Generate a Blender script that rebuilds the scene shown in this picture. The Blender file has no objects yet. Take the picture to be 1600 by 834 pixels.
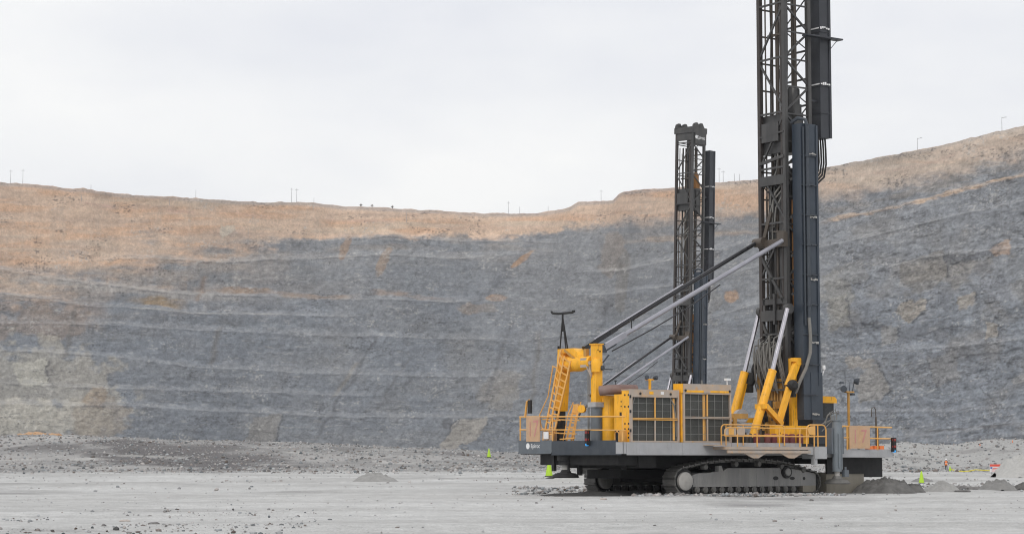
import bpy, bmesh, math, random
import numpy as np
from mathutils import Vector, Matrix

S = bpy.context.scene
COL = S.collection
rnd = random.Random(7)
R = math.radians

# ------------------------------------------------------------------ camera, sky, sun, exposure
F = 3300.0                     # focal length in photo pixels
EYE = 1.7
PITCH = math.atan((718 - 417) / F)
cam_d = bpy.data.cameras.new('camera')
cam = bpy.data.objects.new('camera', cam_d); COL.objects.link(cam)
cam_d.sensor_width = 36.0
cam_d.lens = F * 36.0 / 1600.0
cam_d.clip_start = 0.5
cam_d.clip_end = 6000.0
cam.location = (0, 0, EYE)
cam.rotation_euler = (math.pi / 2 + PITCH, 0, 0)
S.camera = cam

SUN_EL, SUN_AZ = R(47), R(200)          # azimuth clockwise from +Y: behind the camera, a little to its left
W = bpy.data.worlds.new('World'); S.world = W
W.use_nodes = True
nt = W.node_tree; nt.nodes.clear()
out = nt.nodes.new('ShaderNodeOutputWorld'); bg = nt.nodes.new('ShaderNodeBackground')
sky = nt.nodes.new('ShaderNodeTexSky'); sky.sky_type = 'NISHITA'; sky.sun_disc = False
sky.sun_elevation = SUN_EL; sky.sun_rotation = SUN_AZ
sky.air_density = 1.0; sky.dust_density = 4.0
tc = nt.nodes.new('ShaderNodeTexCoord')
mp = nt.nodes.new('ShaderNodeMapping'); mp.inputs['Scale'].default_value = (1.0, 1.0, 2.6)
nz = nt.nodes.new('ShaderNodeTexNoise'); nz.inputs['Scale'].default_value = 3.7
nz.inputs['Detail'].default_value = 5; nz.inputs['Roughness'].default_value = 0.5
cr = nt.nodes.new('ShaderNodeValToRGB')
cr.color_ramp.elements[0].position = 0.36; cr.color_ramp.elements[0].color = (8.3, 8.5, 9.1, 1)
cr.color_ramp.elements[1].position = 0.66; cr.color_ramp.elements[1].color = (10.4, 10.42, 10.35, 1)
mx = nt.nodes.new('ShaderNodeMix'); mx.data_type = 'RGBA'; mx.inputs[0].default_value = 0.955
nt.links.new(tc.outputs['Generated'], mp.inputs['Vector']); nt.links.new(mp.outputs['Vector'], nz.inputs['Vector'])
nt.links.new(nz.outputs['Fac'], cr.inputs['Fac'])
nt.links.new(sky.outputs['Color'], mx.inputs[6]); nt.links.new(cr.outputs['Color'], mx.inputs[7])
nt.links.new(mx.outputs[2], bg.inputs['Color']); bg.inputs['Strength'].default_value = 0.1
nt.links.new(bg.outputs['Background'], out.inputs['Surface'])

sun_d = bpy.data.lights.new('sun', 'SUN'); sun = bpy.data.objects.new('sun', sun_d); COL.objects.link(sun)
sun_d.energy = 1.15; sun_d.angle = R(22); sun_d.color = (1.0, 0.96, 0.9)
sdir = Vector((math.sin(SUN_AZ) * math.cos(SUN_EL), math.cos(SUN_AZ) * math.cos(SUN_EL), math.sin(SUN_EL)))
sun.rotation_euler = sdir.to_track_quat('Z', 'Y').to_euler()
S.cycles.filter_width = 1.1
S.view_settings.view_transform = 'Standard'; S.view_settings.look = 'None'
S.view_settings.exposure = 0.0; S.view_settings.gamma = 1.0; S.view_settings.use_curve_mapping = False

# ------------------------------------------------------------------ helpers
def pt(px, Y, z):
    """world point at photo column px, distance Y, height z (used to survey the place)"""
    d = Y * math.cos(PITCH) + (z - EYE) * math.sin(PITCH)
    return ((px - 800) / F * d, Y, z)

class MB:
    def __init__(s): s.v = []; s.f = []
    def add(s, vs, fs):
        n = len(s.v); s.v += [tuple(p) for p in vs]; s.f += [tuple(i + n for i in f) for f in fs]; return s
    def box(s, x0, x1, y0, y1, z0, z1):
        vs = [(x, y, z) for z in (z0, z1) for y in (y0, y1) for x in (x0, x1)]
        return s.add(vs, [(0, 2, 3, 1), (4, 5, 7, 6), (0, 1, 5, 4), (2, 6, 7, 3), (0, 4, 6, 2), (1, 3, 7, 5)])
    def bar(s, p, q, w, h=None, up=(0, 0, 1)):
        p, q = Vector(p), Vector(q); h = h or w
        d = (q - p).normalized(); up = Vector(up)
        if abs(d.dot(up)) > 0.99: up = Vector((1, 0, 0))
        a = d.cross(up).normalized(); b = a.cross(d).normalized()
        vs = [c + a * i * w / 2 + b * j * h / 2 for c in (p, q) for i, j in ((-1, -1), (1, -1), (1, 1), (-1, 1))]
        return s.add(vs, [(0, 3, 2, 1), (4, 5, 6, 7), (0, 1, 5, 4), (1, 2, 6, 5), (2, 3, 7, 6), (3, 0, 4, 7)])
    def lathe(s, prof, o, axis=(0, 0, 1), n=14):
        o = Vector(o); ax = Vector(axis).normalized()
        a = ax.orthogonal().normalized(); b = ax.cross(a)
        vs = []; fs = []
        for r, h in prof:
            for i in range(n):
                t = 2 * math.pi * i / n
                vs.append(o + ax * h + (a * math.cos(t) + b * math.sin(t)) * r)
        for k in range(len(prof) - 1):
            for i in range(n):
                j = (i + 1) % n
                fs.append((k * n + i, k * n + j, (k + 1) * n + j, (k + 1) * n + i))
        fs.append(tuple(reversed(range(n)))); fs.append(tuple(range((len(prof) - 1) * n, len(prof) * n)))
        return s.add(vs, fs)
    def tube(s, p, q, r, n=10, r2=None):
        p, q = Vector(p), Vector(q)
        return s.lathe([(r, 0), (r if r2 is None else r2, (q - p).length)], p, q - p, n)
    def path(s, pts, r, n=6):
        pts = [Vector(p) for p in pts]; base = len(s.v); k = len(pts)
        ref = None
        for i, p in enumerate(pts):
            d = (pts[min(i + 1, k - 1)] - pts[max(i - 1, 0)]).normalized()
            a = d.orthogonal().normalized() if ref is None else (ref - d * ref.dot(d)).normalized()
            ref = a; b = d.cross(a)
            for j in range(n):
                t = 2 * math.pi * j / n
                s.v.append(tuple(p + (a * math.cos(t) + b * math.sin(t)) * r))
        for i in range(k - 1):
            for j in range(n):
                m = (j + 1) % n
                s.f.append((base + i * n + j, base + i * n + m, base + (i + 1) * n + m, base + (i + 1) * n + j))
        s.f.append(tuple(base + j for j in reversed(range(n)))); s.f.append(tuple(base + (k - 1) * n + j for j in range(n)))
        return s
    def prism(s, poly, axis, a0, a1):
        def P(c, a):
            return {'x': (a, c[0], c[1]), 'y': (c[0], a, c[1]), 'z': (c[0], c[1], a)}[axis]
        n = len(poly)
        vs = [P(c, a0) for c in poly] + [P(c, a1) for c in poly]
        fs = [tuple(range(n)), tuple(reversed(range(n, 2 * n)))] + [(i, i + n, (i + 1) % n + n, (i + 1) % n) for i in range(n)]
        return s.add(vs, fs)
    def ball(s, c, r, n=10, sq=1.0):
        prof = [(max(r * math.sin(math.pi * k / 8), 0.002), -r * sq * math.cos(math.pi * k / 8)) for k in range(9)]
        return s.lathe(prof, c, (0, 0, 1), n)

def link_mesh(name, vs, fs, mat, parent=None, smooth=True, fix=True):
    me = bpy.data.meshes.new(name); me.from_pydata([tuple(v) for v in vs], [], fs)
    if fix:
        bm = bmesh.new(); bm.from_mesh(me); bmesh.ops.recalc_face_normals(bm, faces=bm.faces); bm.to_mesh(me); bm.free()
    if smooth:
        me.polygons.foreach_set('use_smooth', [True] * len(me.polygons))
        me.set_sharp_from_angle(angle=R(38))
    me.materials.append(mat)
    o = bpy.data.objects.new(name, me); COL.objects.link(o)
    if parent: o.parent = parent
    return o

def part(name, mb, mat, parent=None, label=None):
    o = link_mesh(name, mb.v, mb.f, mat, parent)
    if label: o['label'] = label
    return o

def tag(o, label=None, cat=None, group=None, kind=None):
    if label: o['label'] = label
    if cat: o['category'] = cat
    if group: o['group'] = group
    if kind: o['kind'] = kind
    return o

def empty(name, loc=(0, 0, 0), parent=None):
    o = bpy.data.objects.new(name, None); COL.objects.link(o); o.location = loc
    if parent: o.parent = parent
    return o

def copy_tree(o, parent=None):
    c = o.copy(); COL.objects.link(c); c.parent = parent
    for ch in list(o.children): copy_tree(ch, c)
    return c

def text_mesh(name, body, size, mtx, mat, parent, extrude=0.004, sx=1.0):
    cu = bpy.data.curves.new(name, 'FONT'); cu.body = body; cu.size = size; cu.extrude = extrude
    cu.align_x = 'CENTER'; cu.align_y = 'CENTER'
    t = bpy.data.objects.new(name, cu); COL.objects.link(t)
    dg = bpy.context.evaluated_depsgraph_get()
    me = bpy.data.meshes.new_from_object(t.evaluated_get(dg))
    bpy.data.objects.remove(t); bpy.data.curves.remove(cu)
    me.transform(mtx @ Matrix.Diagonal((sx, 1, 1, 1))); me.materials.clear(); me.materials.append(mat); me.name = name
    o = bpy.data.objects.new(name, me); COL.objects.link(o); o.parent = parent
    return o

def frame_mtx(xa, ya, o):
    xa, ya = Vector(xa), Vector(ya); za = xa.cross(ya)
    m = Matrix((xa, ya, za)).transposed().to_4x4(); m.translation = Vector(o); return m

# ---- materials
def mat(name, col, rough=0.6, metal=0.0, dust=0.0, dustcol=(0.42, 0.41, 0.39), scale=1.2, var=0.12, bump=0.0, wear=None, wearamt=0.0, streak=False):
    m = bpy.data.materials.new(name); m.use_nodes = True
    n = m.node_tree; b = n.nodes['Principled BSDF']
    t = n.nodes.new('ShaderNodeTexCoord')
    vec = t.outputs['Object']
    if streak:
        mpn = n.nodes.new('ShaderNodeMapping'); mpn.inputs['Scale'].default_value = (3.0, 3.0, 0.35)
        n.links.new(vec, mpn.inputs['Vector']); vec2 = mpn.outputs['Vector']
    else: vec2 = vec
    def noise(sc, det=5, v=None, rough=0.6):
        q = n.nodes.new('ShaderNodeTexNoise'); q.inputs['Scale'].default_value = sc; q.inputs['Detail'].default_value = det
        q.inputs['Roughness'].default_value = rough
        n.links.new(v or vec, q.inputs['Vector']); return q.outputs['Fac']
    def rng(src, a, b2, lo, hi):
        q = n.nodes.new('ShaderNodeMapRange'); q.inputs[1].default_value = a; q.inputs[2].default_value = b2
        q.inputs[3].default_value = lo; q.inputs[4].default_value = hi
        n.links.new(src, q.inputs[0]); return q.outputs[0]
    def mixc(fac, a, c, mode='MIX'):
        q = n.nodes.new('ShaderNodeMix'); q.data_type = 'RGBA'; q.blend_type = mode
        if isinstance(fac, float): q.inputs[0].default_value = fac
        else: n.links.new(fac, q.inputs[0])
        for i, x in ((6, a), (7, c)):
            if isinstance(x, tuple): q.inputs[i].default_value = (*x, 1)
            else: n.links.new(x, q.inputs[i])
        return q.outputs[2]
    v1 = rng(noise(scale * 2.3), 0.3, 0.7, 1 - var, 1 + var)
    comb = n.nodes.new('ShaderNodeCombineColor')
    for i in range(3): n.links.new(v1, comb.inputs[i])
    c = mixc(1.0, tuple(col), comb.outputs[0], 'MULTIPLY')
    if dust > 0: c = mixc(rng(noise(scale, 8, vec2, 0.65), 0.38, 0.66, dust * 0.25, dust), c, tuple(dustcol))
    if wear: c = mixc(rng(noise(scale * 4, 6, vec2, 0.7), 0.56, 0.68, 0.0, wearamt), c, tuple(wear))
    n.links.new(c, b.inputs['Base Color'])
    n.links.new(rng(noise(scale * 3), 0.3, 0.7, max(rough - 0.1, 0.05), min(rough + 0.12, 1)), b.inputs['Roughness'])
    b.inputs['Metallic'].default_value = metal
    if bump > 0:
        bp = n.nodes.new('ShaderNodeBump'); bp.inputs['Strength'].default_value = bump; bp.inputs['Distance'].default_value = 0.05
        n.links.new(noise(scale * 6, 6), bp.inputs['Height']); n.links.new(bp.outputs[0], b.inputs['Normal'])
    return m

M = {}
M['yellow'] = mat('yellow_paint', (0.93, 0.45, 0.010), 0.45, dust=0.10, dustcol=(0.42, 0.31, 0.19), scale=0.9, var=0.12, wear=(0.25, 0.12, 0.04), wearamt=0.6, streak=True)
M['rust_yellow'] = mat('dirty_yellow_paint', (0.50, 0.25, 0.035), 0.65, dust=0.35, dustcol=(0.3, 0.25, 0.18), scale=1.5, var=0.15, wear=(0.14, 0.08, 0.04), wearamt=0.7, streak=True)
M['rail'] = mat('rail_paint', (0.78, 0.38, 0.05), 0.5, dust=0.35, dustcol=(0.6, 0.48, 0.34), scale=1.0)
M['grey'] = mat('grey_paint', (0.37, 0.375, 0.39), 0.55, dust=0.3, dustcol=(0.42, 0.41, 0.39), scale=0.6, wear=(0.2, 0.19, 0.18), wearamt=0.3, streak=True)
M['panel_grey'] = mat('dusty_grey_panel', (0.37, 0.35, 0.33), 0.65, dust=0.5, dustcol=(0.58, 0.36, 0.18), scale=1.0, wear=(0.62, 0.30, 0.06), wearamt=0.5)
M['bluegrey'] = mat('blue_grey_paint', (0.058, 0.072, 0.092), 0.5, dust=0.16, dustcol=(0.2, 0.2, 0.2), scale=0.8, var=0.1, streak=True)
M['slate'] = mat('slate_paint', (0.036, 0.046, 0.060), 0.5, dust=0.10, dustcol=(0.15, 0.15, 0.15), scale=0.8, streak=True)
M['jack'] = mat('jack_paint', (0.105, 0.125, 0.145), 0.5, dust=0.25, dustcol=(0.2, 0.2, 0.2), scale=0.9, streak=True)
M['jack_light'] = mat('blue_grey_jack_paint', (0.17, 0.20, 0.225), 0.45, dust=0.3, dustcol=(0.3, 0.3, 0.3), scale=0.9, streak=True)
M['black_soil_and_shade'] = mat('black_soil_and_shade', (.028, .027, .026), .95, dust=.35, dustcol=(.09, .087, .083), scale=1.8, var=.2, bump=.8)  # black soil, also used for the shadow patch between the tracks
M['mast'] = mat('mast_steel', (0.034, 0.034, 0.036), 0.42, dust=0.42, dustcol=(0.118, 0.112, 0.102), scale=0.7, var=0.2, streak=True)
M['mast_red'] = mat('worn_mast_steel', (0.036, 0.030, 0.029), 0.55, dust=0.3, dustcol=(0.11, 0.09, 0.075), scale=0.7, streak=True)
M['tray'] = mat('dark_tray_steel', (0.030, 0.033, 0.041), 0.45, dust=0.1, dustcol=(0.09, 0.09, 0.09), scale=0.6, streak=True)
M['lower_tray'] = mat('blue_tray_steel', (0.034, 0.046, 0.064), 0.42, dust=0.1, dustcol=(0.1, 0.11, 0.12), scale=0.6, streak=True)
M['pipe'] = mat('brown_pipe_steel', (0.085, 0.07, 0.058), 0.5, metal=0.3, dust=0.35, dustcol=(0.16, 0.135, 0.11), scale=0.6, streak=True)
M['rusty_pipe'] = mat('orange_rust', (0.33, 0.15, 0.04), 0.7, dust=0.3, dustcol=(0.2, 0.14, 0.1), scale=1.0, streak=True)
M['hose'] = mat('grey_hose', (0.17, 0.165, 0.155), 0.7, dust=0.5, dustcol=(0.27, 0.26, 0.24), scale=2.0)
M['black'] = mat('black_rubber', (0.012, 0.012, 0.013), 0.7, dust=0.12, dustcol=(0.1, 0.095, 0.09), scale=0.8)
M['under'] = mat('underbody_steel', (0.014, 0.014, 0.015), 0.75, dust=0.2, dustcol=(0.06, 0.057, 0.053), scale=0.8)
M['chrome'] = mat('chrome_rod', (0.52, 0.50, 0.53), 0.18, metal=1.0, scale=0.8, var=0.05)
M['rod_grey'] = mat('grey_strut_steel', (0.33, 0.33, 0.37), 0.4, metal=0.3, dust=0.15, dustcol=(.25,.25,.25), scale=0.6)
M['rod_black'] = mat('black_strut_steel', (0.022, 0.022, 0.026), 0.3, metal=0.3, dust=0.05, scale=0.6)
M['track'] = mat('track_steel', (0.10, 0.098, 0.092), 0.55, metal=0.25, dust=0.5, dustcol=(0.25, 0.242, 0.228), scale=2.0, var=0.2)
M['track_frame'] = mat('dusty_track_frame', (0.20, 0.20, 0.20), 0.65, dust=0.8, dustcol=(0.34, 0.33, 0.31), scale=0.7, wear=(0.08, 0.085, 0.095), wearamt=0.5, streak=True)
M['hub'] = mat('dusty_hub', (0.38, 0.37, 0.35), 0.6, dust=0.5, dustcol=(0.45, 0.43, 0.4), scale=2)
M['mesh_dark'] = mat('radiator_core', (0.022, 0.023, 0.021), 0.8, dust=0.30, dustcol=(0.085, 0.09, 0.075), scale=1.1)
M['wire'] = mat('guard_wire', (0.26, 0.26, 0.25), 0.6, dust=0.2)
M['maroon'] = mat('maroon_steel', (0.17, 0.025, 0.03), 0.5, dust=0.3, dustcol=(0.3, 0.2, 0.18), scale=3)
M['brown_duct'] = mat('brown_duct_paint', (0.15, 0.085, 0.075), 0.6, dust=0.45, dustcol=(0.36, 0.28, 0.24), scale=1.4)
M['board'] = mat('weathered_board', (0.56, 0.34, 0.185), 0.7, dust=0.55, dustcol=(0.48, 0.36, 0.27), scale=1.4, var=0.12, streak=True)
M['board_red'] = mat('faded_red_spray', (0.56, 0.20, 0.20), 0.7, dust=0.6, dustcol=(0.50, 0.32, 0.25), scale=3)
M['white'] = mat('white_paint', (0.75, 0.75, 0.75), 0.5)
M['glass'] = mat('dark_window_glass', (0.012, 0.014, 0.016), 0.08, scale=0.5)
M['red_lamp'] = mat('red_lens', (0.26, 0.025, 0.02), 0.3)
M['blue_lamp'] = mat('blue_lens', (0.03, 0.32, 0.75), 0.3)
bl = M['blue_lamp'].node_tree.nodes['Principled BSDF']
bl.inputs['Emission Color'].default_value = (0.05, 0.45, 1.0, 1); bl.inputs['Emission Strength'].default_value = 0.4
M['khaki'] = mat('dusty_skirt_rubber', (0.24, 0.22, 0.18), 0.85, dust=0.6, dustcol=(0.31, 0.285, 0.24), scale=0.7, streak=True)
M['lime'] = mat('lime_plastic', (0.42, 0.66, 0.03), 0.5, var=0.05)
M['orange'] = mat('orange_plastic', (0.85, 0.22, 0.05), 0.5, var=0.05)
M['skin'] = mat('skin', (0.35, 0.2, 0.14), 0.6)
M['trousers'] = mat('dark_cloth', (0.03, 0.03, 0.045), 0.9)
M['tape'] = mat('yellow_tape', (0.78, 0.68, 0.05), 0.5)
M['sign_white'] = mat('sign_white', (0.72, 0.70, 0.70), 0.5)
M['sign_red'] = mat('sign_red', (0.72, 0.08, 0.05), 0.5)
M['pole'] = mat('weathered_pole', (0.36, 0.36, 0.37), 0.8)
M['twig'] = mat('bare_twigs', (0.14, 0.12, 0.10), 0.9)
M['stone_dark'] = mat('dark_stone', (0.11, 0.105, 0.105), 0.9, dust=0.3, scale=4, bump=0.4)
M['stone_pale'] = mat('pale_stone', (0.46, 0.40, 0.36), 0.9, dust=0.2, scale=4, bump=0.4)
M['stone_orange'] = mat('orange_stone', (0.50, 0.29, 0.15), 0.9, dust=0.4, dustcol=(0.45, 0.37, 0.29), scale=1.0, bump=0.4)

# ------------------------------------------------------------------ numpy noise
def vnoise(x, y, seed=0):
    x = np.asarray(x, dtype=np.float64); y = np.asarray(y, dtype=np.float64)
    xi = np.floor(x).astype(np.int64); yi = np.floor(y).astype(np.int64)
    fx = x - xi; fy = y - yi
    fx = fx * fx * fx * (fx * (fx * 6 - 15) + 10); fy = fy * fy * fy * (fy * (fy * 6 - 15) + 10)
    def h(a, b):
        n = (a * 374761393 + b * 668265263 + seed * 974634777) & 0xFFFFFFFF
        n = ((n ^ (n >> 13)) * 1274126177) & 0xFFFFFFFF
        n = ((n ^ (n >> 16)) * 2246822519) & 0xFFFFFFFF
        return ((n ^ (n >> 15)) & 0xFFFFFF) / float(0xFFFFFF)
    a = h(xi, yi); b = h(xi + 1, yi); c = h(xi, yi + 1); d = h(xi + 1, yi + 1)
    return (a * (1 - fx) + b * fx) * (1 - fy) + (c * (1 - fx) + d * fx) * fy
def fbm(x, y, oct=5, seed=0, gain=0.5):
    s = 0; a = 1.0; t = 0
    for k in range(oct):
        s = s + a * (vnoise(x * 2 ** k + 17.3 * k, y * 2 ** k - 9.1 * k, seed + k) - 0.5) * 2; t += a; a *= gain
    return s / t
def sstep(a, b, x):
    t = np.clip((x - a) / (b - a), 0, 1); return t * t * (3 - 2 * t)
def tab(pts, x):
    return np.interp(x, [p[0] for p in pts], [p[1] for p in pts])

def attr_material(name, rough, fine, bump_scale, bump_dist, amp=0.3, stretch=(1, 1, 1), bump_strength=0.7):
    m = bpy.data.materials.new(name); m.use_nodes = True
    n = m.node_tree; b = n.nodes['Principled BSDF']; b.inputs['Roughness'].default_value = rough
    b.inputs['Specular IOR Level'].default_value = 0.2
    at = n.nodes.new('ShaderNodeAttribute'); at.attribute_name = 'Col'
    t = n.nodes.new('ShaderNodeTexCoord'); mpn = n.nodes.new('ShaderNodeMapping'); mpn.inputs['Scale'].default_value = stretch
    n.links.new(t.outputs['Object'], mpn.inputs['Vector'])
    cur = at.outputs['Color']
    for sc, a in fine:
        q = n.nodes.new('ShaderNodeTexNoise'); q.inputs['Scale'].default_value = sc; q.inputs['Detail'].default_value = 4; q.inputs['Roughness'].default_value = 0.65
        n.links.new(mpn.outputs['Vector'], q.inputs['Vector'])
        r = n.nodes.new('ShaderNodeMapRange'); r.inputs[1].default_value = 0.3; r.inputs[2].default_value = 0.7
        r.inputs[3].default_value = 1 - a; r.inputs[4].default_value = 1 + a
        n.links.new(q.outputs['Fac'], r.inputs[0])
        cc = n.nodes.new('ShaderNodeCombineColor')
        for i in range(3): n.links.new(r.outputs[0], cc.inputs[i])
        mm = n.nodes.new('ShaderNodeMix'); mm.data_type = 'RGBA'; mm.blend_type = 'MULTIPLY'; mm.inputs[0].default_value = 1.0
        n.links.new(cur, mm.inputs[6]); n.links.new(cc.outputs[0], mm.inputs[7]); cur = mm.outputs[2]
    n.links.new(cur, b.inputs['Base Color'])
    q = n.nodes.new('ShaderNodeTexNoise'); q.inputs['Scale'].default_value = bump_scale; q.inputs['Detail'].default_value = 6; q.inputs['Roughness'].default_value = 0.65
    n.links.new(mpn.outputs['Vector'], q.inputs['Vector'])
    bp = n.nodes.new('ShaderNodeBump'); bp.inputs['Strength'].default_value = bump_strength; bp.inputs['Distance'].default_value = bump_dist
    n.links.new(q.outputs['Fac'], bp.inputs['Height']); n.links.new(bp.outputs[0], b.inputs['Normal'])
    return m

def grid_object(name, P, colr, mtl, wrap=False):
    nr, nc, _ = P.shape
    me = bpy.data.meshes.new(name)
    idx = np.arange(nr * nc).reshape(nr, nc)
    if wrap: idx = np.concatenate([idx, idx[:, :1]], axis=1)
    q = np.stack([idx[:-1, :-1], idx[:-1, 1:], idx[1:, 1:], idx[1:, :-1]], axis=-1).reshape(-1, 4)
    nf = len(q)
    me.vertices.add(nr * nc); me.vertices.foreach_set('co', P.reshape(-1).astype(np.float32))
    me.loops.add(nf * 4); me.loops.foreach_set('vertex_index', q.reshape(-1).astype(np.int32))
    me.polygons.add(nf); me.polygons.foreach_set('loop_start', (np.arange(nf) * 4).astype(np.int32))
    me.polygons.foreach_set('use_smooth', np.ones(nf, dtype=bool))
    me.update(calc_edges=True)
    ca = me.color_attributes.new('Col', 'FLOAT_COLOR', 'POINT')
    c4 = np.concatenate([colr.reshape(-1, 3), np.ones((nr * nc, 1))], axis=1)
    ca.data.foreach_set('color', c4.reshape(-1).astype(np.float32))
    me.materials.append(mtl)
    o = bpy.data.objects.new(name, me); COL.objects.link(o)
    return o

# ------------------------------------------------------------------ pit wall
RIM_D = [(-2200, 420), (-1200, 650), (-400, 880), (0, 1000), (200, 1040), (450, 1100), (800, 1140), (900, 1120), (1000, 1060), (1200, 960), (1400, 890), (1600, 840), (2000, 730), (2800, 560), (3800, 400)]
RIM_Y = [(-2200, -330), (-1200, 70), (-400, 262), (0, 285), (60, 289), (95, 293), (110, 296), (130, 295), (160, 299), (200, 303), (300, 309), (400, 315.5), (430, 317), (440, 315.5), (480, 315.5), (520, 318.5), (535, 321.5), (640, 327),
         (700, 329), (760, 332.5), (810, 334.5), (840, 333.5), (880, 329), (892, 325), (903, 317.5), (935, 313), (958, 311.5), (966, 303), (974, 298.5), (1000, 296.5), (1050, 293), (1120, 286), (1190, 279), (1280, 265.5),
         (1340, 251), (1400, 241), (1436, 235), (1500, 219), (1560, 205), (1600, 196), (2000, 120), (2800, -40), (3800, -330)]
def smooth_tab(pts, x, w):
    return sum(tab(pts, x + d * w) for d in (-1, -0.5, 0, 0.5, 1)) / 5
NR = 430
px = np.concatenate([np.linspace(-2200, -380, 130)[:-1], np.linspace(-380, 1980, 1480), np.linspace(1980, 3800, 130)[1:]]); NC = len(px)
Dr = smooth_tab(RIM_D, px, 60)
yr = tab(RIM_Y, px)
zr = EYE + Dr * np.tan(PITCH + np.arctan((417 - yr) / F))
zr = zr + 0.5 * fbm(px / 14, px * 0, 4, 91)
t = np.linspace(0, 1, NR)[:, None]
PX = np.broadcast_to(px, (NR, NC)); ZZ = -3 + t * (zr[None, :] + 3)
RET = 68.0
Dbase = Dr[None, :] - RET * (1 - ZZ / zr[None, :])
def py_of(z, D):
    return 417 - F * np.tan(np.arctan((z - EYE) / D) - PITCH)
PY = py_of(ZZ, Dbase)
LINES = [  # ledges: polyline in survey coordinates, ledge depth, pale lip
    ([(480, 374), (600, 369), (800, 378), (880, 380)], 5, .4),
    ([(140, 404), (240, 400), (350, 408), (480, 401), (600, 398), (720, 402), (850, 397)], 4, .6),
    ([(-380, 370), (0, 418), (100, 435), (200, 448), (290, 458), (450, 463), (560, 467), (700, 470), (780, 470)], 6, .8),
    ([(-380, 430), (0, 456), (150, 478), (250, 482), (300, 489), (420, 491), (565, 493)], 5, .9),
    ([(-380, 500), (0, 504), (140, 505), (280, 513), (450, 522), (640, 526), (800, 530)], 3, .22),
    ([(-380, 545), (0, 546), (150, 553), (300, 572), (450, 580), (640, 586), (820, 588)], 3, .25),
    ([(-380, 600), (0, 598), (200, 606), (420, 612), (600, 618)], 2, .15),
    ([(-380, 628), (0, 630), (190, 632), (330, 640), (450, 645), (560, 650), (840, 651), (1000, 646)], 3, .22),
    ([(900, 424), (980, 420), (1100, 395), (1280, 347), (1440, 312), (1600, 275), (1980, 180)], 5, .5),
    ([(880, 462), (980, 455), (1100, 440), (1280, 388), (1450, 347), (1600, 315), (1980, 230)], 3, .3),
    ([(820, 530), (950, 520), (1100, 500), (1280, 444), (1450, 402), (1600, 386), (1980, 350)], 4, .4),
    ([(900, 592), (1100, 575), (1280, 557), (1400, 545), (1500, 540), (1600, 528), (1980, 500)], 3, .1),
    ([(1100, 655), (1280, 644), (1380, 640), (1480, 642), (1600, 632), (1980, 610)], 3, .2),
    ([(1280, 690), (1400, 684), (1480, 676), (1540, 667), (1600, 662), (1980, 640)], 3, -.6),
    ([(1430, 690), (1560, 684), (1600, 679), (1980, 660)], 3, -.7),
]
retreat = 0.42 * RET * (ZZ / zr[None, :])
led = np.zeros_like(ZZ); tot = np.zeros(NC); lip = np.zeros_like(ZZ); under = np.zeros_like(ZZ); talus = np.zeros_like(ZZ)
wob = 2.2 * fbm(PX / 60, PY / 400, 4, 5) + 0.9 * fbm(PX / 11, PY / 60, 3, 6)
for pts, dep, lp in LINES:
    ly = tab(pts, px)[None, :] + wob
    wgt = (sstep(pts[0][0] - 5, pts[0][0] + 50, px) * (1 - sstep(pts[-1][0] - 50, pts[-1][0] + 5, px)))
    wv = (0.72 + 0.28 * sstep(-.3, .35, fbm(px / 190, px * 0 + pts[0][1], 2, 13))) * wgt
    th = 5 + 10 * np.clip(fbm(px / 24, px * 0 + pts[0][1] * 3, 4, 14) + .25, 0, 1)[None, :]
    led += 1.35 * dep * wv[None, :] * (.38 * sstep(-.9, .9, ly - PY) + .62 * np.clip((ly - PY) / th, 0, 1))
    tot += 1.35 * dep * wv
    br = sstep(-0.15, 0.35, fbm(PX / 45, PX * 0 + pts[0][1], 4, 12))
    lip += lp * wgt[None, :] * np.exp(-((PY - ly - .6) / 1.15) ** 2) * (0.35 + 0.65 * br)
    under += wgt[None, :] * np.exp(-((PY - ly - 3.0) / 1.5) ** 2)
    talus = np.maximum(talus, wgt[None, :] * sstep(-th, -th * .35, PY - ly) * (PY < ly + .6))
ker = np.hanning(241); ker /= ker.sum(); tot = np.convolve(np.pad(tot, 120, mode='edge'), ker, mode='valid')
led += (RET * 0.58 - np.minimum(tot, RET * .58))[None, :] * (ZZ / zr[None, :])
radial = retreat + led
# rock relief (metres towards the pit)
right = sstep(1180, 1330, PX)
X0 = PX * 0.33; Z0 = ZZ
lowf = fbm(X0 / 42, Z0 / 30, 5, 21)
crag = 1 - np.abs(fbm(X0 / 17 + 0.25 * Z0 / 17, Z0 / 11, 5, 31, 0.55)) * 2
strat = fbm(X0 / 26, Z0 / 2.6, 4, 41)
striae = fbm(X0 / 0.9, Z0 / 9, 3, 51)
blocky = np.floor(4 * (0.5 + 0.5 * fbm(X0 / 9 - Z0 / 30, Z0 / 6, 3, 61))) / 4
soil = sstep(0.70, 0.80, ZZ / zr[None, :] + 0.03 * lowf)
rocky_rel = (1 - .8 * soil) * (.6 + .7 * right)
disp = (2.4 + 2.0 * right) * lowf + (0.3 + 0.45 * right) * crag * (1 - 0.8 * soil) + 0.18 * strat + 0.14 * striae * (1 - soil) + (0.35 + .9 * right) * blocky * (1 - .8 * soil)
disp += rocky_rel * .35 * (vnoise(np.floor((PX + 20 * fbm(PX / 30, PY / 30, 3, 81)) / 13), np.floor((PY + .2 * PX + 20 * fbm(PX / 30, PY / 30, 3, 82)) / 8), 83) - .5)
disp += (0.26 - .12 * soil) * fbm(X0 / 1.7, Z0 / 1.7, 4, 71, .6)
disp += 0.35 * np.abs(fbm(X0 / 14, Z0 / 60, 3, 77)) * soil          # gullies in the soil
edge = sstep(0.0, 0.03, 1 - t) * 0.85 + 0.15
DD = Dr[None, :] - RET + radial - disp * edge
Xw = (PX - 800) / F * (DD * math.cos(PITCH) + (ZZ - EYE) * math.sin(PITCH))
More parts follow.
